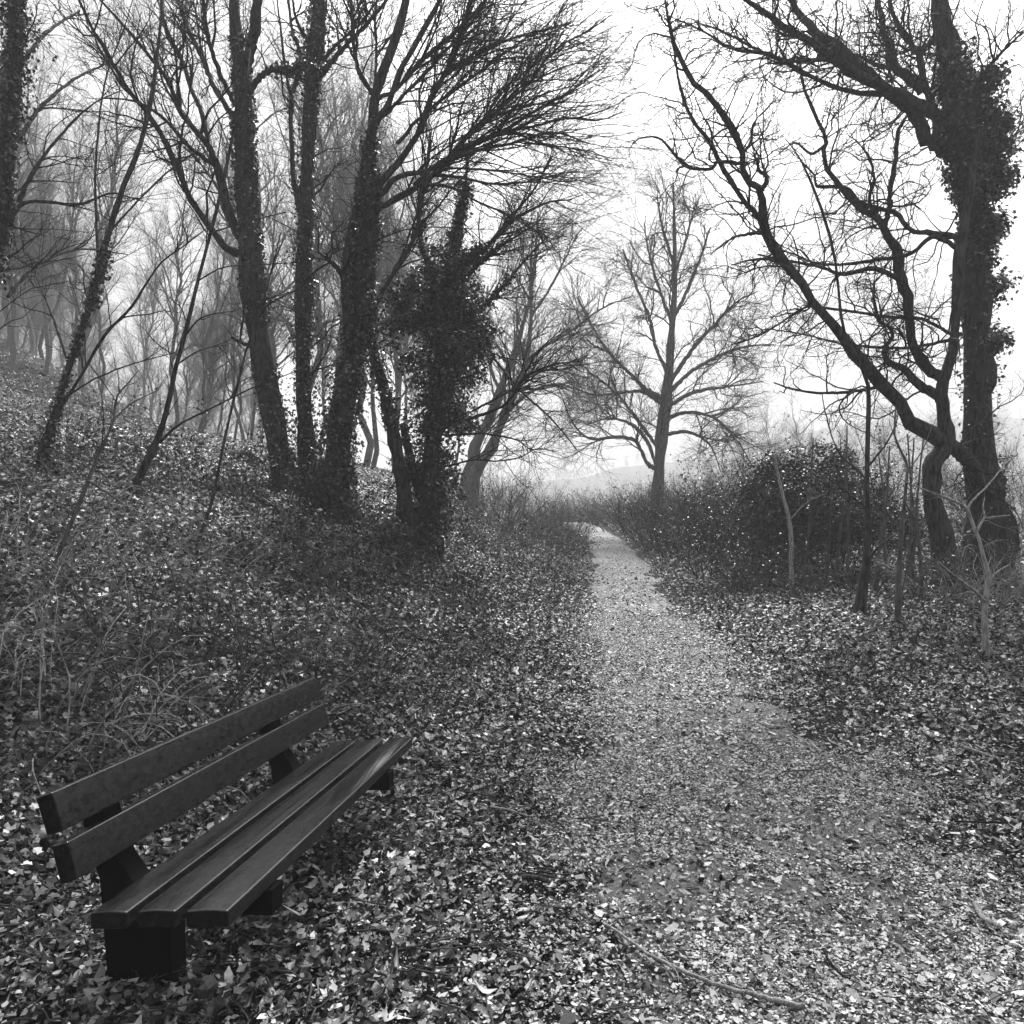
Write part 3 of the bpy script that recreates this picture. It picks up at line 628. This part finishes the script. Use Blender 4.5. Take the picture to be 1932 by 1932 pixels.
sapling('smooth dark sapling leaning right between the ivy sleeved one and the big trunks', 9.5,
  [(.5, [(250,930,20),(257,917,18),(275,877,16),(293,840,14),(313,780,11),(327,713,10),(353,613,9),(370,547,8),(400,430,7),(423,337,6),(443,233,5),(463,173,4),(472,90,3)]),
   (-1, [(300,835,6),(340,800,5),(400,770,4),(470,735,3),(560,700,2)]), (-1, [(372,530,4),(420,505,3),(480,500,3),(560,495,2)]), (.5, [(395,440,3),(460,420,2.5),(540,400,2)]),
   (1, [(330,690,4),(380,660,3),(430,650,2)]), (-1, [(345,640,4),(380,600,3),(450,585,2)])],
  TW(34, 200, 360, 1.2), 22)
sapling('thin straight dark rod rising from the ivy in front of the leaning trunk', 8.5,
  [(.5, [(372,1030,8),(375,1018,8),(388,980,7),(400,947,7),(412,890,6),(420,847,6),(443,747,5.5),(467,653,5),(490,590,4),(510,520,3.5),(530,440,3)])], TW(12, 40, 60, .8, .006), 23)
sapling('pale crooked hazel rod on the ivy slope at the left', 7,
  [(.5, [(98,1085,11),(103,1070,10),(133,990,9),(150,950,9),(167,907,8),(190,850,6),(213,797,5),(220,750,4),(240,725,3),(260,700,2)]), (-.4, [(167,907,5),(210,935,4),(250,965,3),(275,985,2)]), (.4, [(215,790,3),(250,760,3),(300,735,2)])],
  TW(12, 50, 70, .8, .006), 24, m=M_barkg, tm=M_twigmid)
sapling('tall thin curving sapling right of the path with its dark foot in the leaves', 10.8,
  [(-.5, [(1627,1150,22),(1630,1110,20),(1634,1080,18),(1637,1000,13),(1635,900,11),(1638,800,10),(1639,740,10),(1630,705,8),(1610,660,8),(1592,630,7),(1583,560,6.5),(1578,500,6),(1565,440,6),(1545,380,5),(1520,320,4),(1500,285,3),(1480,260,2)]),
   (.5, [(1636,905,5),(1610,880,4),(1580,850,3),(1560,790,3),(1550,740,2)]), (-.4, [(1638,880,5),(1670,840,4),(1690,800,3),(1700,750,2)]), (.3, [(1637,960,4),(1600,930,3),(1560,900,2)]), (.3,[(1636,1060,5),(1660,1030,4),(1700,1005,3),(1740,1015,2)])],
  TW(20, 100, 160, .8, .007), 25)
sapling('slim upright grey sapling second from the right edge', 10,
  [(.2, [(1697,1180,11),(1697,1100,11),(1700,1000,9),(1708,930,7),(1712,880,6),(1702,855,5),(1695,840,5),(1687,815,4),(1690,770,3)]), (.3, [(1706,945,5),(1730,990,4),(1720,1040,4),(1722,1085,4)]), (.3, [(1712,890,3),(1740,850,2.5),(1760,800,2)]), (-.3, [(1700,1000,4),(1670,960,3),(1650,920,2)])],
  TW(16, 70, 110, .6, .006), 26, m=M_barkg, tm=M_twigmid)
sapling('short pale slanting rod in front of the dark evergreen bush', 13,
  [(.3, [(1495,1090,9),(1490,1000,9),(1484,960,8),(1478,940,7),(1465,880,6),(1460,855,4)]), (-.3, [(1487,985,3),(1520,950,2.5),(1560,930,2)]), (.3, [(1462,860,3),(1500,870,2.5),(1550,900,2)])], TW(8, 24, 30, .6, .006), 27, m=M_pale, tm=M_pale)
sapling('pale zigzag young tree at the right edge with a forked top', 8.1,
  [(.4, [(1862,1232,11),(1861,1190,11),(1860,1150,10),(1865,1100,9),(1866,1085,9),(1855,1050,8),(1847,1020,7),(1840,1003,7),(1833,985,7),(1825,960,6),(1800,945,5),(1760,930,4),(1700,905,3),(1660,880,2)]),
   (.2, [(1842,1005,5),(1850,990,5),(1858,975,4),(1855,955,3),(1858,938,2)]), (.3, [(1826,962,5),(1835,945,4),(1860,920,4),(1885,890,3),(1900,870,2)]), (-.3, [(1864,1140,6),(1840,1115,5),(1800,1085,4),(1770,1060,3)]),
   (-.2, [(1857,977,3),(1880,975,3),(1905,972,2)]), (.2, [(1866,1100,4),(1880,1080,3),(1905,1065,2)])],
  TW(10, 30, 40, .6, .006), 28, m=M_pale, tm=M_pale)
G_ROD = 'thin rods before the dark evergreen bush'
for i, (u, v, d) in enumerate([(1560,1075,14),(1600,1060,13.6),(1655,1075,12.6),(1672,1070,12.4),(1715,1065,12),(1722,1060,12.2),(1738,1070,11.6),(1520,1080,14),(1580,1065,13.8)]):
    g = np.random.default_rng(300+i); a = g.uniform(-30, 40)
    sapling('thin grey rod standing before the dark evergreen bush', d, [(.2, [(u,v,g.uniform(6,9)),(u+a*.3,v-70,6),(u+a*.5+g.uniform(-6,6),v-130,5),(u+a,v-200-g.uniform(0,60),3)])], TW(8, 26, 30, .6, .006), 300+i, m=M_barkg, tm=M_twigmid, group=G_ROD)

# ------------------------------------------------------------------ shrubs and brambles
def shrub(name, label, cat, x, y, h, wd, nst, seed, m=M_twigmid, leafy=0, group=None, rad=.007, tone=(.02, .08), lean=(0, 0), dens=1.0, arch=0, lm=M_ever, lsz=.05, arcup=0.0):
    g = np.random.default_rng(seed); z = float(hg(x, y)); root = thing(name, label, cat, (x, y, z), group)
    a = g.uniform(0, 2*np.pi, nst); r = g.random(nst)**.6*wd*.45
    px, py = x+np.cos(a)*r, y+np.sin(a)*r; p = np.stack([px, py, hg(px, py)-.05], 1)
    d = nrm(np.stack([np.cos(a)*.35*wd/h+lean[0]+g.normal(size=nst)*.25, np.sin(a)*.35*wd/h+lean[1]+g.normal(size=nst)*.25, np.full(nst, 1.)], 1))
    K = 9; st = (h*g.uniform(.5, 1.15, nst)/(K-1))[:, None]; pts = [p]
    for i in range(K-1):
        d = nrm(d+g.normal(size=(nst, 3))*.12+np.array([0, 0, arcup-arch*(i/K)])); p = p+d*st; pts.append(p)
    Pt = np.stack(pts, 1)
    if arch: Pt[:, :, 2] = np.maximum(Pt[:, :, 2], hg(Pt[:, :, 0], Pt[:, :, 1])+.02)
    Rd = rad*g.uniform(.6, 1.4, nst)[:, None]*np.linspace(1, .4, K)[None]
    G = Geo(); G.tubes(Pt, Rd, 4); G.obj('stems', m, root, tuple(root.location))
    G = Geo(); q, r1 = grow(Pt, Rd, int(nst*7*dens), h*.42, rad*.6, (25, 65), 6, .18, .03-arch*.1, g=g); G.tubes(q, r1, 3)
    q2, r2 = grow(q, r1, int(nst*26*dens), h*.2, rad*.45, (30, 65), 4, .2, .03, g=g); G.tubes(q2, r2, 3)
    G.obj('twigs', m, root, tuple(root.location))
    if leafy:
        G = Geo(); k = g.integers(0, len(q2), leafy); c = q2[k, g.integers(0, 4, leafy)]+g.normal(size=(leafy, 3))*.05
        leaves(G, c, g.normal(size=(leafy, 3))*.7+np.array([0, 0, .6]), g.uniform(.6, 1.3, leafy)*lsz, g.uniform(tone[0], tone[1], leafy), 'oval', .3, g)
        G.obj('leaves', lm, root, tuple(root.location))
    return root
# dark evergreen bush right of the path
ev = shrub('evergreen_bush', 'dense dark evergreen bush right of the path in front of the crooked tree', 'bush', 5.9, 15.0, 2.7, 3.0, 44, 41, m=M_twig, leafy=5200, dens=.8, tone=(.008, .06))
ivy_mass(ev, [(1490,960,80,0),(1560,920,85,.2),(1620,960,70,.3),(1450,900,42,0),(1530,1000,80,-.3),(1600,1020,60,-.2),(1670,960,45,.3),(1470,1030,55,-.2),(1580,870,35,.3),(1510,875,35,.2),(1690,1020,40,.2),(1640,890,30,.2),(1730,990,35,.5),(1420,930,30,.2),(1435,985,40,0),(1550,850,22,.2),(1610,855,22,.2),(1475,865,20,.2)], 26000, 15.0, 42, M_ever, 'foliage', .06, (.008, .05), 'oval', (.25, .05, .11))
# scrub hedge along the right margin, running back into the mist
HL = 'tangled bare scrub in the hedge right of the path'
hed = [(4.5,13.9,1.2,1.6),(4.6,15.4,1.7,2.0),(5.0,16.6,2.2,2.6),(6.2,17.6,2.8,2.6),(7.3,16.4,2.9,2.4),(4.9,19.5,1.8,2.6),(6.6,20.5,2.4,3.0),(5.3,23.5,1.9,3.0),(5.6,28,1.9,3.2),(7.5,27,2.4,3.5),(5.5,33,1.9,3.4),(7.6,35,2.2,4.2),(5.0,38.5,1.6,3.2),(6.8,43,2.3,4.5),(3.4,47,2.3,4.5),(10,40,2.6,5),(12,33,3,5),(10,25,2.6,4),(0.6,52,2.5,5),(7,54,3.5,6),(3.5,58,3.6,6),(12,52,4,6),(17,42,4,6),(-2,50,2.5,4),(20,30,3.5,6),(15,22,3,5)]
for i, (x, y, h, wd) in enumerate(hed):
    shrub('scrub_bush', HL, 'bush', x, y, h, wd, int(26+wd*10), 500+i, m=M_twigmid if i % 3 == 0 else M_twig, leafy=1300 if i < 8 else 700, group='scrub bushes in the hedge right of the path', rad=.008 if y < 22 else .014, dens=1.5, tone=(.01, .12), lsz=.05 if y < 25 else .08)
shrub('scrub_bush', 'low leafy scrub around the foot of the ivied giant', 'bush', 8.6, 13.8, 1.3, 2.2, 36, 540, leafy=1600, tone=(.02, .1))
shrub('scrub_bush', 'twiggy pale scrub at the right edge between giant tree and zigzag sapling', 'bush', 7.4, 11.6, 1.1, 1.6, 30, 541, m=M_pale, leafy=300, tone=(.05, .2))
# low twiggy growth under the bank trees and along the left margin
LM = [(-1.7,13.0,.9,1.4),(-1.1,12.3,.6,1.2),(-2.4,12.2,.7,1.3),(1.2,21,1.1,1.8),(.5,18.6,1.0,1.8),(-.2,16.2,.9,1.8),(-1.2,14.6,.9,1.6),(1.6,25,1.2,2.0),(1.9,30,1.3,2.4),(-.9,20,1.4,2.4),(-2.6,12.8,.9,1.6),(-3.8,12.4,.9,1.6),(.1,12.9,.7,1.4),(-1.2,11.2,.7,1.4),(-2.9,9.8,.7,1.4),(.6,34,2.2,3),(-.5,28,2.4,3),(-5.2,11,.8,1.6)]
for i, (x, y, h, wd) in enumerate(LM):
    shrub('undergrowth_bush', 'low twiggy undergrowth on the bank left of the path', 'bush', x, y, h, wd, int(18+wd*10), 560+i, m=M_twigmid, leafy=700, group='undergrowth on the left bank', rad=.005 if y < 22 else .009, tone=(.015, .13), lsz=.055, lean=(.15, 0))
# long arching grass stems beyond the ivy tree
for i, (x, y) in enumerate([(-.2,23),(.8,24.5),(1.4,27)]):
    shrub('tall_weeds', 'tall thin weed stems arching at the bend left of the path', 'plant', x, y, 2.2, 1.6, 60, 590+i, m=M_twigmid, group='tall weeds at the bend', rad=.005, lean=(.35, 0), dens=.1, arch=.12)
# bramble tangles behind the bench and on the right
BR = [('pale tangled bramble behind the left end of the bench', -3.1, 4.9, .75, 1.5, 46), ('dense bramble tangle rising behind the middle of the bench', -2.6, 6.2, .8, 1.6, 52), ('bramble tangle on the ivy slope at the left edge', -4.4, 6.9, .8, 1.6, 46), ('thin bramble sprawl beyond the far end of the bench', -1.9, 7.9, .6, 1.5, 34),
      ('bramble heap below the pale hazel rod', -4.0, 8.3, .7, 1.6, 30), ('pale arching twig pile in front of the evergreen bush', 5.6, 12.1, .75, 2.4, 60), ('tangled twig pile around the slim grey sapling', 6.7, 11.4, .7, 1.8, 44), ('low arching twigs at the foot of the scrub near the path', 4.3, 12.9, .55, 1.5, 36)]
gb = np.random.default_rng(66)
for i, (x, y) in enumerate([(-3.9,5.6),(-3.3,6.9),(-2.4,7.3),(-4.6,8.6),(-3.3,9.2),(-1.9,9.4),(-5.3,9.8),(-1.0,10.3),(-2.6,11.0),(-4.2,10.9),(-.3,11.9),(-6.2,11.2),(-3.6,7.9),(-1.5,8.6),(-2.0,5.4),(-5.0,12.8),(-6.6,13.4)]):
    shrub('bramble', 'thin bramble runners sprawling over the ivy of the left bank', 'bramble', x, y, gb.uniform(.7, 1.3), gb.uniform(1.3, 2.2), 24, 640+i, m=M_pale if i % 2 == 0 else M_barkg, rad=.006, dens=.55, arch=.5, leafy=260, tone=(.02, .2), lsz=.055, group='bramble runners on the left bank')
for i, (lb, x, y, h, wd, n) in enumerate(BR):
    shrub('bramble', lb, 'bramble', x, y, h*1.7, wd, n, 610+i, m=M_pale if i % 2 == 0 else M_twigmid, rad=.0075 if i < 5 else .0085, dens=.35, arch=.55, leafy=160, tone=(.05, .3), lsz=.06)

# ------------------------------------------------------------------ background wood
def proto(seed, h, spread, lean=0.0):
    g = np.random.default_rng(seed); K = 14
    z = np.linspace(0, h, K); x = np.cumsum(g.normal(size=K)*.16)+lean*z; y = np.cumsum(g.normal(size=K)*.16); x[0] = y[0] = 0
    T = np.stack([x, y, z-.3], 1)[None]; Rr = (np.linspace(.115, .015, K)*(h/14))[None]
    G = Geo(); G.tubes(T, Rr, 8)
    a, ra = grow(T, Rr, 34, h*.34*spread, .06, (25, 55), 8, .13, .05, t0=.25, g=g); G.tubes(a, ra, 5)
    tw = Geo(); b, rb = grow(a, ra, 260, h*.16, .025, (25, 55), 7, .16, .04, g=g); tw.tubes(b, rb, 3)
    c, rc = grow(b, rb, 2000, h*.09, .013, (25, 60), 5, .2, .04, g=g); tw.tubes(c, rc, 3)
    d, rd_ = grow(c, rc, 7000, h*.05, .0095, (25, 60), 4, .2, .03, g=g); tw.tubes(d, rd_, 3)
    return G, tw
PR = []
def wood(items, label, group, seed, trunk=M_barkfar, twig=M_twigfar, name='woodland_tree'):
    g = np.random.default_rng(seed)
    for i, (x, y, s) in enumerate(items):
        G, tw = PR[int(g.integers(0, len(PR)))]
        root = thing(name, label, 'tree', (x, y, float(hg(x, y))), group)
        root.rotation_euler = (g.normal()*.05, g.normal()*.05, g.uniform(0, 6.28)); root.scale = (s, s, s*g.uniform(.9, 1.15))
        for nm, me, m_ in (('trunk', G, trunk), ('crown', tw, twig)):
            o = bpy.data.objects.new(nm, me); COL.objects.link(o); o.parent = root
for s_ in range(5):
    G, tw = proto(700+s_, 13+s_*.6, .9+.1*(s_ % 3), .02*(s_-2))
    a = G.obj('trunk', M_barkfar); b = tw.obj('crown', M_twigfar); PR.append((a.data, b.data))
    for o in (a, b): bpy.data.objects.remove(o)
g = np.random.default_rng(77); items = []
for i in range(105):
    y = g.uniform(30, 85); ur = g.uniform(-160, 500)
    items.append(((ur-966)/FPX*y, y, g.uniform(.6, 1.05)*(1 if ur < 330 else .72)))
wood(items, 'slim bare tree fading into the mist on the wooded left hillside', 'slim bare trees on the misty left hillside', 78)
items = [((u-966)/FPX*y, y, s) for u, y, s in [(622,27,1.12),(560,34,.9),(700,31,.95),(655,38,1.0),(745,30,.85),(600,46,.9),(800,36,.75),(860,34,.6),(770,44,.9),(505,27,1.2),(585,31,1.35),(685,29,1.3),(760,33,1.15),(835,38,1.0),(640,35,1.4),(530,38,1.2)]]
wood(items, 'bare tree standing in the mist behind the big trunks of the bank', 'bare trees in the mist behind the bank trunks', 79)
items = [((u-966)/FPX*y, y, s) for u, y, s in [(1460,58,.62),(1530,52,.6),(1600,60,.7),(1690,50,.62),(1780,56,.7),(1400,70,.65),(1880,48,.6),(1340,62,.45)]]
wood(items, 'faint low tree in the mist beyond the hedge at the right', 'faint trees beyond the right hedge', 80)
# the far wood on the hills across the valley
g = np.random.default_rng(90); G = Geo(); n = 1500
x = g.uniform(-280, 320, n); y = g.uniform(340, 450, n); base = np.stack([x, y, hg(x, y)-.5], 1)
up = np.linspace(0, 1, 5)[None, :, None]*np.array([0, 0, 1.])*g.uniform(5, 10, n)[:, None, None]
Pt = base[:, None]+up+np.cumsum(g.normal(size=(n, 5, 3))*.2, 1)*np.array([1, 1, 0]); Rd = np.broadcast_to(np.linspace(.13, .05, 5)[None], (n, 5)).copy()
G.tubes(Pt, Rd, 4); a, ra = grow(Pt, Rd, 22000, 5, .13, (30, 60), 4, .2, .06, g=g); G.tubes(a, ra, 3); b, rb = grow(a, ra, 60000, 2.8, .1, (30, 60), 3, .2, .04, g=g); G.tubes(b, rb, 3)
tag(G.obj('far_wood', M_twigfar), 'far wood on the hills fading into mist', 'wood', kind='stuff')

# ------------------------------------------------------------------ leaf litter, ivy cover, path crumbs
def scatter(n, ya, yb, p, g, half=.78, xoff=0):
    u = g.random(n)
    y = (ya**p+u*(yb**p-ya**p))**(1/p) if p else ya*(yb/ya)**u
    x = (g.random(n)*2-1)*(half*y+.6)+xoff
    return x, y
def slopenorm(x, y, e=.06):
    return nrm(np.stack([-(hg(x+e, y)-hg(x-e, y))/(2*e), -(hg(x, y+e)-hg(x, y-e))/(2*e), np.ones_like(x)], 1))
bx = np.array([BN[0], BN[1]]) 
g = np.random.default_rng(200)
G = Geo()
for n, ya, yb, pw_, kind, s0, s1, lift in ((44000, 2.0, 9, 1.2, 'oval', .025, .072, .035), (7000, 2.0, 9, 1.2, 'lobed', .045, .085, .045), (36000, 2.0, 9, 1.2, 'ivy', .02, .055, .04), (60000, 8, 22, 1.1, 'oval', .05, .10, .04), (30000, 8, 22, 1.1, 'ivy', .05, .09, .05), (36000, 20, 46, 1.0, 'oval', .08, .14, .05)):
    x, y = scatter(n, ya, yb, pw_, g)
    q = np.abs(x-pc(y)+.35*vnoise(x, y, .8, 31)*2)/pw(y)
    keep = g.random(n) < np.clip((q-.72)*1.4, .012, 1)
    clump = vnoise(x, y, 2.5, 33)+.6*vnoise(x, y, 7, 34)
    keep &= g.random(n) < np.clip(.85+clump*.9, .2, 1)
    x, y = x[keep], y[keep]; n = len(x)
    pos = np.stack([x, y, hg(x, y)+.012+g.random(n)**1.5*lift], 1)
    leaves(G, pos, slopenorm(x, y)+g.normal(size=(n, 3))*.38, s0+(s1*1.15-s0)*g.random(n)**1.7, tonedist(n, g)*np.clip(1+1.6*vnoise(x, y, 1.6, 61)+1.2*vnoise(x, y, 6, 62), .3, 1.6)*1.1, kind, .75, g)
n = 70000; x, y = scatter(n, 2.0, 14, 1.2, g); shards(G, np.stack([x, y, hg(x, y)+.02+g.random(n)*.03], 1), slopenorm(x, y)+g.normal(size=(n, 3))*.35, g.uniform(.012, .04, n), tonedist(n, g, .45), 2.0, g)
tag(G.obj('leaf_litter', M_leaf), 'fallen dead leaves carpeting the ground', 'leaves', kind='stuff')
G = Geo()
for n, ya, yb, pw_, s0, s1 in ((130000, 2.0, 6, 1.2, .005, .016), (14000, 2.0, 9, 1.2, .016, .036), (90000, 5, 12, 1.1, .007, .018), (3500, 8, 20, 1.1, .02, .045), (14000, 11, 30, 1.0, .012, .024)):
    y = (ya**pw_+g.random(n)*(yb**pw_-ya**pw_))**(1/pw_); x = pc(y)+g.normal(size=n)*pw(y)*.62
    kp = g.random(n) < np.clip(.75+1.6*vnoise(x, y, 1.3, 71)+.9*vnoise(x, y, 5, 72), .12, 1); x, y = x[kp], y[kp]; n = len(x)
    pos = np.stack([x, y, hg(x, y)+.040+g.random(n)*.012], 1)
    shards(G, pos, slopenorm(x, y)+g.normal(size=(n, 3))*.30, g.uniform(s0, s1, n), np.where(g.random(n) < .34, g.uniform(.01, .07, n), g.uniform(.12, .72, n)), 2.0, g)
tag(G.obj('leaf_crumbs', M_chip), 'trodden leaf crumbs and grit on the path', 'leaf crumbs', kind='stuff')
# ivy and bramble leaves on the banks
G = Geo()
for n, ya, yb, pw_, s0, s1 in ((60000, 3.6, 11, 1.3, .028, .075), (70000, 10, 24, 1.2, .04, .085)):
    y = (ya**pw_+g.random(n)*(yb**pw_-ya**pw_))**(1/pw_); ur = g.uniform(-80, 1080, n); x = (ur-966)/FPX*y
    xb = np.interp(y, [0, 4, 8, 12, 18, 30, 45], [-2.2, -2.1, -1.2, -.1, .9, 1.9, 2.2])
    cl = vnoise(x, y, 1.0, 41)+.5*vnoise(x, y, 3.2, 42)
    keep = g.random(n) < np.clip((xb-x)*.9, 0, 1)*np.clip(.75+cl*1.3, .08, 1)
    x, y, cl = x[keep], y[keep], cl[keep]; n = len(x)
    pos = np.stack([x, y, hg(x, y)+.03+g.random(n)*np.clip(.16+.28*cl, .03, .5)], 1)
    leaves(G, pos, slopenorm(x, y)*1.1+g.normal(size=(n, 3))*.35+np.array([0, -.15, .2]), g.uniform(s0, s1, n), g.choice([.012, .06, .26, .75], n, p=[.44, .26, .17, .13])*g.uniform(.7, 1.3, n)*np.clip(1+2.2*vnoise(x, y, .8, 63)+1.6*vnoise(x, y, 3.5, 64), .15, 1.8), 'ivy', .3, g)
n = 16000; y = 7+g.random(n)*12; x = pc(y)+pw(y)+.6+g.random(n)*6; keep = (x/y < .72) & (g.random(n) < np.clip((y-8)*.3, 0, 1)*np.clip(.5+vnoise(x, y, .9, 45)*1.8, 0, 1)); x, y = x[keep], y[keep]; n = len(x)
leaves(G, np.stack([x, y, hg(x, y)+.03+g.random(n)*.12], 1), slopenorm(x, y)+g.normal(size=(n, 3))*.4, g.uniform(.05, .09, n), g.uniform(.03, .2, n), 'ivy', .3, g)
tag(G.obj('ivy_cover', M_cover), 'ivy and low leaves covering the banks', 'ground cover', kind='stuff')
# small litter twigs everywhere
G = Geo(); n = 4200; x, y = scatter(n, 2.2, 16, .8, g); k_ = g.random(n) < np.clip(np.abs(x-pc(y))/pw(y)-.35, .12, 1); x, y = x[k_], y[k_]; n = len(x); a = g.uniform(0, 2*np.pi, n); ln = .04+.24*g.random(n)**2.2
t_ = np.linspace(-.5, .5, 4)[None, :]; bx_ = x[:, None]+np.cos(a)[:, None]*ln[:, None]*t_+g.normal(size=(n, 4))*.008; by_ = y[:, None]+np.sin(a)[:, None]*ln[:, None]*t_+g.normal(size=(n, 4))*.008
Pt = np.stack([bx_, by_, hg(bx_, by_)+.055+g.random((n, 4))*.02], -1); Rd = np.broadcast_to(g.uniform(.0015, .0045, n)[:, None], (n, 4)).copy()
G.tubes(Pt, Rd, 4); tag(G.obj('twig_litter', M_twigmid), 'small fallen twigs strewn over leaves and path', 'twigs', kind='stuff')

# ------------------------------------------------------------------ single small things on the ground
def gpt(u, v, lift=0):
    r = ray(u, v); d = 3.0
    for _ in range(60):
        p = np.array([0, 0, HCAM])+r*(d/r[1]); z = float(hg(p[0], p[1]))+lift; d += (p[2]-z)*1.5 if abs(p[2]-z) < 1 else (p[2]-z)*.8
        d = min(max(d, 1.5), 60)
    p = np.array([0, 0, HCAM])+r*(d/r[1]); p[2] = float(hg(p[0], p[1]))+lift; return p
def stick(name, label, pts, r0, r1, m, K=20, side=None):
    W = np.array([gpt(u, v, .07) for u, v in pts]); o, r = smooth_line(W, np.linspace(r0, r1, len(W)), K)
    o += rng.normal(size=o.shape)*.0015
    G = Geo(); G.tubes(o[None], r[None], 7)
    if side:
        q, rr = grow(o[None], r[None], side, .18, r1, (30, 60), 5, .15, -.1); q[:, :, 2] = np.maximum(q[:, :, 2], hg(q[:, :, 0], q[:, :, 1])+.05); G.tubes(q, rr, 5)
    ob = G.obj(name, m, None, tuple(o[0])); tag(ob, label, 'stick'); return ob
stick('fallen_branch', 'long thin fallen branch slanting to the bottom edge of the path', [(1140,1742),(1180,1768),(1225,1800),(1290,1832),(1350,1856),(1405,1872),(1450,1884),(1520,1900)], .006, .0095, M_pale, 30, 5)
stick('fallen_stick', 'short straight dark stick lying in the leaves left of the path', [(985,1653),(1010,1656),(1036,1662)], .012, .011, M_bark, 8)
stick('fallen_stick', 'pale bent stick in the leaves between bench and path', [(925,1522),(960,1528),(990,1538),(1012,1540)], .008, .005, M_pale, 12)
stick('fallen_stick', 'curved thin dark twig on the path near the bottom right', [(1555,1790),(1565,1815),(1580,1832),(1600,1845)], .006, .004, M_twig, 10)
stick('fallen_stick', 'thin stick lying flat across the middle of the path', [(1480,1455),(1540,1452),(1560,1440),(1590,1432)], .006, .004, M_twigmid, 12)
stick('fallen_stick', 'thick pale stick at the lower right edge in the leaves', [(1840,1705),(1855,1730),(1885,1748)], .014, .010, M_pale, 10)
stick('fallen_stick', 'thin dark rod among leaves by the right edge', [(1800,1550),(1850,1551),(1900,1552)], .006, .005, M_twig, 10)
stick('fallen_stick', 'pale stick on leaves below the zigzag sapling', [(1820,1410),(1850,1420),(1885,1432)], .013, .008, M_pale, 10)
import bmesh
def stone(name, label, u, v, sx, sy, sz, seed, m=M_stone, rz=0, lift=.03):
    p = gpt(u, v, 0); bm = bmesh.new(); bmesh.ops.create_icosphere(bm, subdivisions=3, radius=1); g = np.random.default_rng(seed); k = g.normal(size=(4, 3))
    for q in bm.verts:
        c = np.array(q.co); s = 1+.10*math.sin(3*c@k[0])+.08*math.sin(4*c@k[1]+1)+.05*math.sin(7*c@k[2]); q.co = (c[0]*s*sx, c[1]*s*sy, c[2]*s*sz)
    me = bpy.data.meshes.new(name); bm.to_mesh(me); bm.free(); me.materials.append(m)
    for pl in me.polygons: pl.use_smooth = True
    o = bpy.data.objects.new(name, me); COL.objects.link(o); o.location = (p[0], p[1], p[2]+lift); o.rotation_euler = (0, 0, rz); return tag(o, label, 'stone')
stone('pale_stone', 'pale rounded stone on the leaves behind the near end of the bench', 78, 1592, .055, .05, .035, 1, lift=.06)
stone('white_pebble', 'small white pebble at the tip of the long fallen branch', 1134, 1720, .012, .018, .02, 2, lift=.07)
stone('white_pebble', 'small white pebble in a dark hollow right of the bench leg', 882, 1765, .012, .02, .02, 3, lift=.07)
stone('pale_stone', 'flat pale stone at the foot of the crooked tree', 1783, 1092, .12, .09, .05, 4, lift=.08)
# squared timber block lying on top of the bank
p = P(453, 826, 15.2); tb = thing('timber_block', 'dark squared timber block lying on top of the left bank', 'block', (p[0], p[1], float(hg(p[0], p[1]))))
zb = .12
o = plank('block_body', [(-.26, -.1), (.26, -.1), (.26, zb+.05), (-.26, zb+.05)], -.18, .18, M_benchleg, .01, tb)
o = plank('block_top', [(-.27, zb+.05), (.27, zb+.05), (.27, zb+.085), (-.27, zb+.085)], -.19, .19, M_stone, .006, tb)
